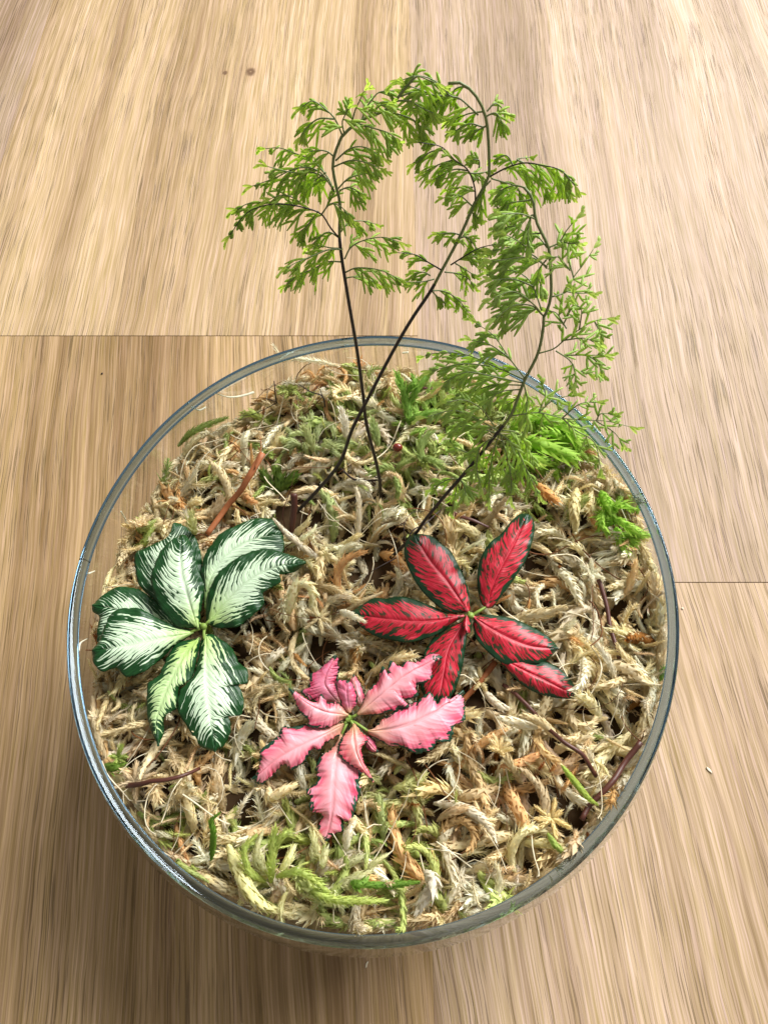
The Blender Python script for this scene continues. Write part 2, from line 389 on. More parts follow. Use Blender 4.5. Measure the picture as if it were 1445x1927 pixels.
for dz, cnt, (ra, rb) in LAYERS:
    for _ in range(cnt):
        th = rng.random()*2*math.pi; rr = math.sqrt(rng.random())*.099
        x, y = rr*math.cos(th), rr*math.sin(th)
        L = (.009+.017*rng.random()**1.2)*(1 if ra > .5 else .55); r = (ra+(rb-ra)*rng.random())*.001
        curl = rng.normal()*60 + (rng.choice([-1, 1])*150 if rng.random() < .16 else 0)
        lift = (-.003-rng.random()*.005, (rng.normal()*.0035)) if dz > -.002 else (rng.normal()*.002, rng.normal()*.002)
        P = strand_path(x, y, rng.random()*2*math.pi, L, curl, dz+rng.normal()*.0008, lift)
        if in_hole(P, dz): continue
        col, k = pick_col(x, y, ZR-.02)
        u = rng.random(); style = 'rope' if u < .45 else ('loose' if u < .85 else 'feather')
        if ra < .5: style = 'loose' if u < .5 else 'feather'
        if style == 'feather' and ra > .5: r *= .7
        add_strand(P, r, style, col, seed); seed += 7
# star-shaped heads
for _ in range(16):
    th = rng.random()*2*math.pi; rr = math.sqrt(rng.random())*.094; x, y = rr*math.cos(th), rr*math.sin(th)
    z = float(moss_z(np.array([x]), np.array([y]))[0])+.0025; col, k = pick_col(x, y, z); nb = rng.integers(5, 9); tilt = rng.normal(size=3)*.35
    for b in range(nb):
        a = b*2*math.pi/nb+rng.random()*.5; d = np.array([math.cos(a), math.sin(a), .45+rng.random()*.4])+tilt; d /= np.linalg.norm(d)
        L = .0035+.003*rng.random(); s = np.linspace(0, 1, 6)[:, None]
        P = np.array([x, y, z])+d*L*s+np.array([0, 0, -.0012])*s*s
        add_strand(P, .0007, 'loose', col*(.95+.15*rng.random()), seed); seed += 7
# strands pressed against the glass below the surface
for _ in range(520):
    th = rng.random()*2*math.pi; x, y = math.cos(th)*.098, math.sin(th)*.098
    x, y = x*float(edge_r(th, .075))/.098, y*float(edge_r(th, .075))/.098; top = float(moss_z(np.array([x]), np.array([y]))[0]); z = top-.001-rng.random()*.045
    L = .010+.012*rng.random(); n = 9; s = np.linspace(0, 1, n); a0 = rng.random()*2*math.pi
    tt = th+np.cumsum(np.cos(a0+s*rng.normal()*2))*L/n/.098; zz = np.minimum(z+np.cumsum(np.sin(a0+s*rng.normal()))*L/n, top+.001)
    zz = np.clip(zz, .02, ZR-.004); r = edge_r(tt, zz)-.0022
    P = np.column_stack([r*np.cos(tt), r*np.sin(tt), zz]); col, k = pick_col(x, y, z)
    add_strand(P, .0011+.0004*rng.random(), 'rope', col*.9, seed); seed += 7
# fine fibres
for _ in range(260):
    th = rng.random()*2*math.pi; rr = math.sqrt(rng.random())*.095
    P = strand_path(rr*math.cos(th), rr*math.sin(th), rng.random()*6.3, .010+.018*rng.random(), rng.normal()*70, .003+rng.random()*.002, (-.003, rng.normal()*.003), n=10)
    T_, A_, B_ = frames(P); a = np.arange(3)*2.094; rad = .00010+.00018*rng.random()
    V = (P[:, None]+rad*(np.cos(a)[None, :, None]*A_[:, None]+np.sin(a)[None, :, None]*B_[:, None])).reshape(-1, 3)
    F = np.array([q for i in range(len(P)-1) for j in range(3) for q in ((i*3+j, i*3+(j+1) % 3, i*3+3+(j+1) % 3), (i*3+j, i*3+3+(j+1) % 3, i*3+3+j))])
    acc_v.append(V); acc_f.append(F+off); off += len(V)
    col = RUST*.5 if rng.random() < .35 else PALE*.9
    cc = np.ones((len(V), 4)); cc[:, :3] = col; acc_c.append(cc)

def moss_material(name, tr=.32):
    t = NT(name); at = t.new('ShaderNodeAttribute', attribute_name='tint'); co = t.new('ShaderNodeTexCoord').outputs['Object']
    n = t.noise(co, 420., 3, .6); c = t.mix(t.step(n, .3, .7), t.mix(1., at.outputs[0], (.92, .86, .76), 'MULTIPLY'), at.outputs[0])
    sp = t.step(t.noise(co, 1500., 1), .74, .80); c = t.mix(sp, c, (.06, .03, .015))
    sh = t.bsdf(c, .62, .32, t.bump(t.noise(co, 1800., 2), .25, .0003))
    return t.done(t.transl(sh, c, tr))
m_moss = moss_material('dried_sphagnum')
def tri_mesh(name, V, F, col, mat, parent=None, props=None):
    me = bpy.data.meshes.new(name); nv, nf = len(V), len(F)
    me.vertices.add(nv); me.vertices.foreach_set('co', np.ascontiguousarray(V, dtype=np.float32).ravel())
    me.loops.add(nf*3); me.loops.foreach_set('vertex_index', np.ascontiguousarray(F, dtype=np.int32).ravel())
    me.polygons.add(nf); me.polygons.foreach_set('loop_start', np.arange(nf, dtype=np.int32)*3)
    me.update(calc_edges=True); a = me.attributes.new('tint', 'FLOAT_COLOR', 'POINT'); a.data.foreach_set('color', np.ascontiguousarray(col, dtype=np.float32).ravel())
    me.polygons.foreach_set('use_smooth', np.ones(nf, dtype=bool)); me.validate(); me.materials.append(mat)
    o = bpy.data.objects.new(name, me); C.objects.link(o)
    if parent is not None: o.parent = parent
    for k, v in (props or {}).items(): o[k] = v
    return o
moss = tri_mesh('sphagnum_moss', np.vstack(acc_v), np.vstack(acc_f), np.vstack(acc_c), m_moss, props={'kind': 'stuff'})
moss['label'] = 'tangled cream and tan dried sphagnum moss filling the glass bowl'; moss['category'] = 'moss'
mesh('moss_bed', bedVF[0], bedVF[1], m_bed, moss, props={'kind': 'stuff'})
print('moss tris', sum(len(f) for f in acc_f))

# ------------------------------------------------------------------ fittonia leaves
def leaf_mat(name, kind, tint=(1, 1, 1)):
    t = NT(name)
    s_, tt, _ = t.sep(t.new('ShaderNodeUVMap', uv_map='st').outputs[0]); x, yy, _ = t.sep(t.new('ShaderNodeUVMap', uv_map='cm').outputs[0])
    y = t.math('SUBTRACT', yy, 5.); v = t.math('SUBTRACT', t.math('MULTIPLY', tt, 2.), 1.); av = t.math('ABSOLUTE', v); ay = t.math('ABSOLUTE', y)
    side = t.math('SIGN', v); rnd = t.new('ShaderNodeObjectInfo').outputs['Random']
    zz = t.math('ADD', t.math('MULTIPLY', side, 3.7), t.math('MULTIPLY', rnd, 60.))
    an = R({'white': 29, 'red': 30, 'pink': 30}[kind]); ca, sa = math.cos(an), math.sin(an)
    cc = t.math('SUBTRACT', t.math('MULTIPLY', x, sa), t.math('MULTIPLY', ay, ca)); ll = t.math('ADD', t.math('MULTIPLY', x, ca), t.math('MULTIPLY', ay, sa))
    wob = t.math('MULTIPLY', t.math('SUBTRACT', t.noise(t.xyz(x, y, rnd), 5., 2), .5), .07); cc = t.math('ADD', cc, wob)
    def nz(f1, f2, k, d=2.): return t.noise(t.xyz(t.math('MULTIPLY', cc, f1), t.math('MULTIPLY', ll, f2), t.math('ADD', zz, k)), 1., d, .55)
    edge = t.math('MINIMUM', t.math('SUBTRACT', 1., av), t.math('MULTIPLY', t.math('SUBTRACT', 1., s_), 2.2))
    n1 = nz(13., 1.3, 0.); n2 = nz(16., 4.5, 9., 1.); n3 = nz(36., 2.2, 17., 1.)
    mv = t.step(t.math('ABSOLUTE', y), .045, .012)      # midvein
    def comb(F, k):                                     # 0 on a side vein, 1 half way to the next; each vein has its own reach
        cf = t.math('ADD', t.math('MULTIPLY', cc, F), t.math('MULTIPLY', t.math('SUBTRACT', n1, .5), 1.7 if kind != 'red' else 2.6))
        tri = t.math('ABSOLUTE', t.math('SUBTRACT', t.math('MULTIPLY', t.math('FRACT', cf), 2.), 1.))
        wn = t.new('ShaderNodeTexWhiteNoise', noise_dimensions='3D'); t.put(wn.inputs[0], t.xyz(t.math('FLOOR', cf), side, t.math('ADD', k, t.math('MULTIPLY', rnd, 60.)))); return tri, wn.outputs[0]
    tri, rr_ = comb(9.5 if kind != 'red' else 7., 1.); tr2, r2_ = comb(21., 2.)
    if kind == 'white':
        T = t.math('MULTIPLY', t.math('SUBTRACT', edge, t.math('ADD', .07, t.math('MULTIPLY', rr_, .25))), 2.1)
        T = t.math('ADD', T, t.math('MULTIPLY', t.math('SUBTRACT', tr2, .5), -.40)); T = t.math('ADD', T, t.math('MULTIPLY', t.math('SUBTRACT', n2, .5), .9))
        mask = t.step(t.math('SUBTRACT', T, tri), -.05, .10)
        isl = t.math('MULTIPLY', t.step(tri, .70, .82), t.step(n2, .50, .44)); isl = t.math('MULTIPLY', isl, t.step(edge, .95, .70))
        isl = t.math('MULTIPLY', isl, t.step(av, .06, .16)); mask = t.math('MULTIPLY', mask, t.math('SUBTRACT', 1., isl))
        base = t.mix(t.math('MULTIPLY', tr2, .55), (.74*tint[0], .88*tint[1], .68*tint[2]), (.30*tint[0], .54*tint[1], .24*tint[2]))
        base = t.mix(t.math('MULTIPLY', t.step(s_, .42, .0), .75), base, (.42, .62, .10)); base = t.mix(t.math('MULTIPLY', mv, .5), base, (.45, .64, .22))
        green = t.mix(n2, (.003, .036, .008), (.012, .078, .015))
    elif kind == 'red':
        T = t.math('MULTIPLY', t.math('SUBTRACT', edge, t.math('ADD', .09, t.math('MULTIPLY', rr_, .12))), 5.)
        T = t.math('ADD', T, t.math('MULTIPLY', t.math('SUBTRACT', n2, .5), 1.2))
        mask = t.step(t.math('SUBTRACT', T, tri), -.1, .15)
        isl = t.math('MULTIPLY', t.step(tri, .35, .55), t.step(n2, .49, .44)); isl = t.math('MULTIPLY', isl, t.step(av, .08, .22)); isl = t.math('MULTIPLY', isl, t.step(edge, 1., .78))
        mask = t.math('MULTIPLY', mask, t.math('SUBTRACT', 1., t.math('MULTIPLY', isl, .92)))
        rb = t.math('ADD', t.math('MULTIPLY', tri, .45), t.math('MULTIPLY', t.step(n1, .62, .36), .55), clamp=True)
        base = t.mix(rb, (.60, .018, .045), (.24, .002, .005)); base = t.mix(t.math('MULTIPLY', t.math('MULTIPLY', t.step(tr2, .35, .05), t.step(n2, .45, .6)), .5), base, (.80, .10, .14))
        base = t.mix(t.math('MULTIPLY', mv, .7), base, (.84, .16, .20))
        green = t.mix(n2, (.003, .024, .008), (.008, .050, .015))
    else:
        m = t.math('ADD', t.math('MULTIPLY', edge, 10.), t.math('MULTIPLY', t.math('SUBTRACT', n2, .5), 6.0)); m = t.math('SUBTRACT', m, 1.35)
        mask = t.step(m, -.15, .2)
        base = t.mix(t.step(av, .10, .95), (.88*tint[0], .38*tint[1], .41*tint[2]), (.74*tint[0], .055*tint[1], .15*tint[2]))
        base = t.mix(t.math('MULTIPLY', t.step(s_, .35, 1.), .60), base, (.78*tint[0], .10*tint[1], .20*tint[2]))
        base = t.mix(t.math('MULTIPLY', t.step(n1, .36, .66), .50), base, (.94*tint[0], .50*tint[1], .57*tint[2]))
        tw, _w = comb(3.6, 5.)
        base = t.mix(t.math('MULTIPLY', t.step(tw, .10, .0), .42), base, (.50, .12, .13)); base = t.mix(t.math('MULTIPLY', mv, .55), base, (.55, .25, .16))
        base = t.mix(t.math('MULTIPLY', t.step(s_, .30, .0), .6), base, (.52, .38, .12))
        green = t.mix(n2, (.008, .040, .022), (.022, .075, .040))
    c = t.mix(mask, green, base)
    bs = .10 if kind == 'pink' else (.12 if kind == 'red' else .30)
    fine = t.noise(t.xyz(x, y, rnd), 60., 2)
    h = t.math('ADD', t.math('MULTIPLY', tri, -.45), t.math('MULTIPLY', fine, .12)); h = t.math('SUBTRACT', h, t.math('MULTIPLY', mv, .35))
    sh = t.bsdf(c, .40, .42, t.bump(h, bs, .0007))
    return t.done(t.transl(sh, c, .12))
LM = {'white': leaf_mat('white_veined_leaf', 'white'), 'lime': leaf_mat('yellow_veined_leaf', 'white', (.74, .80, .52)),
      'red': leaf_mat('red_veined_leaf', 'red'), 'pink': leaf_mat('pink_leaf', 'pink'), 'rose': leaf_mat('deep_rose_leaf', 'pink', (.80, .55, .72)), 'peach': leaf_mat('peach_leaf', 'pink', (.92, .80, .68))}
PED = simple('leaf_stalk_green', (.22, .33, .06), .5, .4, .1)

def leaf(root, crop, left, mid, right, z, mat, arch=.002, droop=.0018, jag=0., ns=44, nt=14, rip=.0006, label=None, seed=0):
    ox, oy, k = crop
    f = lambda P: np.array([(ox+a/k, oy+b/k) for a, b in P])
    Lp, Mp, Rp = f(left), f(mid), f(right)
    base = (Mp[0]); tip = Mp[-1]
    def fix(E): return np.vstack([base, E, tip])
    sm = (lambda P, n: polyline(spline(P, n*2), n)) if not jag else (lambda P, n: polyline(polyline(spline(P, n*3), n*3)*.6+polyline(P, n*3)*.4, n))
    Lg, Rg, Mg = sm(fix(Lp), ns), sm(fix(Rp), ns), polyline(spline(Mp, ns*2), ns)
    z0, z1 = z; rr = np.random.default_rng(seed+int(abs(left[0][0]*7+left[0][1])))
    ph = rr.random()*50
    if jag:
        for G, sg in ((Lg, 1.), (Rg, -1.)):
            for i in range(1, ns-1):
                tn = G[i+1]-G[i-1]; tn = tn/(np.linalg.norm(tn)+1e-9); nm = np.array([tn[1], -tn[0]])*sg
                a = mn.noise(Vector((i*.42+ph, sg*9, 0)))*jag+mn.noise(Vector((i*1.1+ph, sg*5, 3)))*jag*.6
                a *= min(1, i/(ns*.15), (ns-1-i)/3+.2); G[i] = G[i]+nm*a*1.0+tn*mn.noise(Vector((i*.8, ph, 5)))*jag*.3
    V = []; UV = []; CM = []
    mid3 = np.array([W(Mg[i][0], Mg[i][1], z0+(z1-z0)*i/(ns-1)) for i in range(ns)])
    ln = np.r_[0, np.cumsum(np.linalg.norm(np.diff(mid3, axis=0), axis=1))]*100
    T = np.linspace(-1, 1, 2*nt+1)
    for i in range(ns):
        s = i/(ns-1)
        for q in T:
            E = Lg[i] if q < 0 else Rg[i]; a = abs(q); p = Mg[i]*(1-a)+E*a
            zz = z0+(z1-z0)*s+arch*math.sin(math.pi*min(1, s*1.0))-droop*a*a
            zz += -.00045*math.exp(-(q/.07)**2)                                        # sunken midvein
            zz += rip*(mn.noise(Vector((s*7+ph, q*1.2, 2.)))*1.2)*(.35+a)+(rip*1.6*mn.noise(Vector((s*16+ph, (1 if q > 0 else 0)*7., 9.)))*a**3)
            P3 = W(p[0], p[1], zz); V.append(P3); UV.append((s, q*.5+.5))
            d = np.linalg.norm(P3-mid3[i])*100; CM.append((ln[i], 5+math.copysign(d, q)))
    n2 = len(T); F = [(i*n2+j, i*n2+j+1, (i+1)*n2+j+1, (i+1)*n2+j) for i in range(ns-1) for j in range(n2-1)]
    F = [q[::-1] for q in F]
    o = mesh('leaf', V, F, LM[mat]); me = o.data
    for nm_, data in (('st', UV), ('cm', CM)):
        uvl = me.uv_layers.new(name=nm_); ar = np.array(data, dtype=np.float32)[np.array([l.vertex_index for l in me.loops])]; uvl.data.foreach_set('uv', ar.ravel())
    md = o.modifiers.new('thickness', 'SOLIDIFY'); md.thickness = .00035; md.offset = -1
    adopt(o, root)
    if label: o['label'] = label
    return o
def stalk(root, pts, r0, r1, name='leaf_stalk', mat=None):
    P = spline(pts, 10); V, F = tube(P, np.linspace(r0, r1, 10), 7); o = mesh(name, V, F, mat or PED); adopt(o, root); return o
def plant(name, label, cpx, zc):
    c = W(cpx[0], cpx[1], zc); zb = float(moss_z(np.array([c[0]]), np.array([c[1]]))[0])-.006
    root = thing(name, label, 'plant', (c[0], c[1], zb)); stalk(root, [(c[0]+.001, c[1]-.001, zb), (c[0]-.0005, c[1]+.001, (zb+zc)/2), (c[0], c[1], zc)], .0014, .0011, 'stem')
    return root, c

# -- white-veined plant
K4 = (160, 950, 3.284); zb = .0925
wp, wc = plant('nerve_plant', 'dark green nerve plant with bright white veins at the left of the bowl', (383, 1178), .0900)
def WL(*a, **k): k.setdefault('jag', 2.0); k.setdefault('ns', 64); return leaf(wp, K4, *a, **k)
WL([(560, 700), (400, 560), (330, 480), (310, 310), (400, 260), (520, 200)], [(690, 700), (600, 520), (520, 330), (550, 115)], [(720, 600), (725, 380), (710, 270), (665, 170), (600, 125)], (.0850, .0868), 'white', arch=.001)
WL([(735, 560), (725, 400), (750, 300), (840, 180), (940, 130), (1040, 90), (1150, 90)], [(745, 640), (790, 430), (950, 260), (1210, 170)], [(775, 640), (820, 520), (1000, 400), (1150, 330), (1225, 290), (1225, 210)], (.0862, .0880), 'white')
WL([(560, 740), (440, 600), (330, 520), (200, 505), (110, 560)], [(660, 790), (400, 720), (200, 650), (45, 620)], [(600, 800), (300, 850), (90, 860), (78, 760), (90, 690), (48, 660)], (.0852, .0868), 'white')
WL([(755, 700), (760, 560), (830, 420), (960, 320), (1090, 280), (1230, 300)], [(765, 735), (880, 600), (1020, 470), (1180, 390), (1365, 355)], [(830, 760), (950, 750), (1030, 690), (1110, 610), (1100, 540), (1210, 480), (1195, 430), (1290, 415)], (.0895, .0930), 'white', arch=.0025)
WL([(640, 810), (540, 880), (470, 950), (370, 1030), (260, 1065), (200, 1005), (110, 1030), (60, 980)], [(670, 790), (400, 840), (200, 880), (50, 900)], [(670, 780), (560, 750), (440, 700), (330, 640), (200, 650), (150, 700), (90, 850)], (.0895, .0915), 'white', arch=.0025)
WL([(720, 830), (700, 950), (670, 1060), (585, 1150), (575, 1280), (640, 1380), (680, 1460), (740, 1510)], [(750, 800), (745, 1000), (765, 1200), (785, 1350), (805, 1525)], [(790, 800), (870, 850), (920, 900), (950, 975), (1005, 1020), (1005, 1105), (950, 1110), (985, 1200), (965, 1300), (890, 1305), (905, 1390), (860, 1490)], (.0898, .0935), 'white', arch=.003)
WL([(620, 840), (560, 860), (500, 960), (460, 1050), (388, 1110), (385, 1300), (410, 1400)], [(710, 820), (600, 950), (490, 1180), (440, 1350), (455, 1490)], [(715, 850), (690, 960), (670, 1060), (580, 1140), (585, 1240), (490, 1320), (490, 1410)], (.0900, .0935), 'lime', arch=.002, label='narrow young leaf with yellow-green veins')
WL([(700, 760), (560, 740), (450, 600), (410, 450), (470, 290), (540, 220)], [(700, 765), (640, 560), (600, 400), (600, 190)], [(715, 640), (735, 500), (700, 400), (660, 260), (630, 200)], (.0905, .0935), 'white', arch=.003)
for q in ((640, 790), (770, 710), (735, 830), (690, 720)):
    e = W(160+q[0]/3.284, 950+q[1]/3.284, .0902); stalk(wp, [wc+np.array([0, 0, -.002]), (wc+e)/2-np.array([0, 0, .0006]), e-np.array([0, 0, .0006])], .0006, .0004)

# -- red-veined plant
K6 = (650, 950, 3.141)
rp, rc = plant('nerve_plant', 'nerve plant with crimson leaves edged in dark green at the right of centre', (886, 1158), .0960)
def RL(*a, **k): return leaf(rp, K6, *a, **k)
RL([(920, 880), (1100, 930), (1190, 935), (1280, 985), (1340, 1060)], [(900, 900), (1080, 990), (1220, 1060), (1370, 1135)], [(940, 955), (1000, 1020), (1090, 1090), (1200, 1130), (1300, 1142)], (.0955, .0968), 'red', arch=.001)
RL([(560, 745), (475, 850), (460, 920), (440, 1060), (480, 1150)], [(700, 685), (610, 850), (580, 1000), (545, 1175)], [(720, 740), (700, 900), (680, 1000), (640, 1110), (590, 1160)], (.0950, .0925), 'red', arch=.001)
RL([(640, 690), (560, 750), (500, 780), (380, 812), (280, 800), (180, 775), (90, 715)], [(700, 655), (450, 690), (200, 670), (33, 640)], [(640, 650), (500, 600), (400, 560), (310, 545), (240, 560), (170, 555), (90, 600)], (.0955, .0940), 'red', arch=.002)
RL([(600, 630), (500, 560), (430, 480), (380, 390), (350, 290), (365, 215)], [(722, 630), (600, 450), (500, 330), (405, 180)], [(735, 600), (715, 480), (670, 370), (620, 280), (560, 230), (510, 190), (450, 178)], (.0960, .0975), 'red', arch=.002)
RL([(800, 570), (780, 450), (795, 330), (850, 230), (920, 175), (980, 100), (1030, 60)], [(835, 605), (890, 430), (980, 260), (1075, 58)], [(870, 600), (930, 520), (970, 470), (1050, 350), (1090, 250), (1112, 150), (1100, 80)], (.0955, .0990), 'red', arch=.0015)
RL([(755, 720), (770, 790), (830, 860), (900, 920), (960, 945), (1060, 945), (1160, 935), (1210, 900)], [(755, 660), (880, 740), (1080, 830), (1257, 850)], [(790, 650), (860, 650), (980, 670), (1080, 710), (1170, 760), (1230, 810)], (.0960, .0965), 'red', arch=.002)
RL([(690, 690), (690, 730), (710, 755)], [(715, 650), (715, 700), (722, 765)], [(740, 680), (745, 730), (735, 758)], (.0965, .0985), 'red', arch=.0005, ns=20, nt=6, label='tiny dark unopened leaf at the heart of the plant')
for q, zz in (((835, 600), .0955), ((760, 665), .0960), ((705, 655), .0955), ((722, 625), .0960), ((690, 690), .095)):
    e = W(650+q[0]/3.141, 950+q[1]/3.141, zz); stalk(rp, [rc+np.array([0, 0, -.002]), (rc+e)/2-np.array([0, 0, .0004]), e-np.array([0, 0, .0005])], .0006, .0004)

# -- pink plant
K5 = (460, 1210, 3.284)
pp, pc = plant('nerve_plant', 'pink nerve plant with crinkled dark-edged leaves at the front centre', (657, 1352), .0950)
def PL(*a, **k): k.setdefault('jag', 4.4); k.setdefault('ns', 110); k.setdefault('rip', .0007); return leaf(pp, K5, *a, **k)
PL([(540, 375), (440, 365), (350, 310), (400, 280), (410, 200), (460, 175)], [(600, 390), (520, 290), (500, 220), (562, 78)], [(600, 340), (560, 250), (578, 180), (575, 110)], (.0915, .0935), 'rose', arch=.001, label='deep rose leaf')
PL([(690, 370), (655, 290), (655, 230)], [(735, 410), (690, 300), (672, 195)], [(745, 380), (735, 300), (700, 230)], (.0915, .0925), 'pink', arch=.0, ns=40, jag=1.)
PL([(540, 650), (470, 700), (440, 760), (450, 860), (378, 910), (410, 960), (398, 1030), (480, 1060), (460, 1130), (440, 1200)], [(600, 560), (565, 720), (550, 850), (540, 1050), (497, 1250)], [(640, 670), (690, 740), (725, 800), (708, 860), (722, 920), (690, 1000), (670, 1105), (635, 1110), (612, 1065), (612, 1160), (550, 1185)], (.0940, .0925), 'pink', arch=.0035)
PL([(570, 490), (480, 520), (380, 500), (300, 520), (235, 518), (210, 570), (160, 610), (95, 670), (95, 730), (78, 800)], [(615, 500), (450, 590), (250, 690), (50, 840)], [(600, 560), (500, 620), (470, 665), (420, 655), (370, 740), (290, 785), (250, 748), (170, 825), (100, 878)], (.0945, .0930), 'pink', arch=.003)
PL([(770, 570), (830, 600), (900, 640), (960, 640), (1060, 685), (1150, 665), (1200, 610), (1280, 605), (1290, 520), (1365, 470)], [(760, 545), (950, 520), (1150, 440), (1350, 295)], [(800, 525), (860, 460), (970, 400), (1080, 350), (1145, 298), (1190, 370), (1240, 322), (1300, 375), (1335, 360)], (.0950, .0960), 'pink', arch=.003)
PL([(590, 480), (520, 515), (470, 525), (400, 515), (405, 480), (340, 420), (320, 350)], [(640, 445), (530, 430), (420, 390), (276, 283)], [(610, 395), (560, 370), (505, 375), (478, 315), (470, 372), (410, 372), (345, 330)], (.0955, .0970), 'pink', arch=.002)
PL([(610, 400), (590, 340), (568, 270), (570, 232)], [(650, 430), (635, 330), (640, 238)], [(690, 370), (692, 320), (665, 255)], (.0955, .0985), 'rose', arch=.001, ns=50, jag=1.8)
PL([(730, 380), (770, 290), (830, 240), (852, 145), (880, 195), (900, 118), (960, 150), (1010, 115), (1060, 128), (1150, 68)], [(700, 440), (880, 290), (1040, 170), (1218, 85)], [(800, 440), (880, 425), (1010, 395), (965, 350), (1060, 335), (1055, 265), (1150, 225), (1150, 150)], (.0960, .0990), 'pink', arch=.002)
PL([(640, 540), (590, 600), (578, 680), (620, 735), (680, 770), (740, 810)], [(675, 500), (680, 620), (720, 740), (797, 858)], [(690, 500), (740, 560), (765, 600), (722, 650), (740, 740), (775, 800)], (.0958, .0965), 'peach', arch=.002, jag=3.4, label='small peach-coloured leaf with tightly curled edge')
PL([(740, 590), (750, 650), (790, 680)], [(730, 560), (770, 620), (822, 672)], [(770, 570), (810, 610)], (.0945, .0940), 'rose', arch=.0, ns=36, jag=1.4)
for q, zz in (((700, 440), .0958), ((765, 545), .0950), ((615, 500), .0945), ((640, 445), .0955), ((600, 565), .0940), ((675, 505), .0955)):
    e = W(460+q[0]/3.284, 1210+q[1]/3.284, zz); stalk(pp, [pc+np.array([0, 0, -.002]), (pc+e)/2-np.array([0, 0, .0004]), e-np.array([0, 0, .0005])], .00055, .0004)

# ------------------------------------------------------------------ filmy fern fronds
def fern_mat(name, a, b, tr=.35):
    t = NT(name); co = t.new('ShaderNodeTexCoord').outputs['Object']; rnd = t.new('ShaderNodeObjectInfo').outputs['Random']
    n = t.noise(co, 160., 2); f = t.math('ADD', t.math('MULTIPLY', n, .6), t.math('MULTIPLY', rnd, .45), clamp=True)
    c = t.mix(f, a, b); sh = t.bsdf(c, .36, .45, t.bump(t.noise(co, 1400., 2), .2, .0003)); return t.done(t.transl(sh, t.mix(1., c, (1.0, 1.0, .62), 'MULTIPLY'), tr+.08))
MF = fern_mat('fern_green', (.28, .46, .05), (.70, .88, .22), .52); MF2 = fern_mat('fern_pale_green', (.34, .52, .09), (.70, .88, .32), .50)
MS = simple('fern_stem_black', (.016, .010, .008), .35, .5, vs=800.); MS2 = simple('fern_stem_green', (.15, .19, .07), .45, .4, vs=800.)

def ribbon(P, wd, nrm):
    T = np.gradient(P, axis=0); S = np.cross(T, nrm); S /= np.linalg.norm(S, axis=1)[:, None]+1e-9
    n = len(P); N_ = np.cross(S, T); N_ /= np.linalg.norm(N_, axis=1)[:, None]+1e-9
    V = np.stack([P-S*wd[:, None], P+N_*wd[:, None]*.35, P+S*wd[:, None]], 1).reshape(-1, 3)
    F = [q for i in range(n-1) for q in ((i*3, i*3+1, i*3+4, i*3+3), (i*3+1, i*3+2, i*3+5, i*3+4))]
    return V, F
def pinnule_geo(L, rg, lobes, width, grav, D, Nn, base, sa=18):
    """forked, strap-shaped lobes on a thin axis, sagging under their weight"""
    parts = []; S = np.cross(Nn, D); S /= np.linalg.norm(S)+1e-9
    def lobe(p0, d, l, w_, n=5):
        s = np.linspace(0, 1, n)[:, None]; P = p0+d*l*s+np.array([0, 0, -1.])*grav*l*s*s+rg.normal(size=3)*l*.06*s*s
        wd = w_*np.array([.45, .9, 1.0, .92, .42][:n]); parts.append(ribbon(P, wd, Nn)); return P
    ax = lobe(base, D, L, width)
    for k in range(lobes):
        u = .08+.55*k/max(1, lobes-1); i = u*4; i0 = int(i); p = ax[i0]*(1-(i-i0))+ax[min(4, i0+1)]*(i-i0)
        sg = 1 if k % 2 else -1; a = R(sa+rg.random()*18)*sg
        d = D*math.cos(a)+S*math.sin(a); l = L*(.86-.42*u)*(.85+.3*rg.random()); P = lobe(p, d/np.linalg.norm(d), l, width*.92)
        if rg.random() < .45:
            d2 = D*math.cos(a*.2)+S*math.sin(a*.2); lobe(P[2], d2, l*.5, width*.8)
    return join(parts)
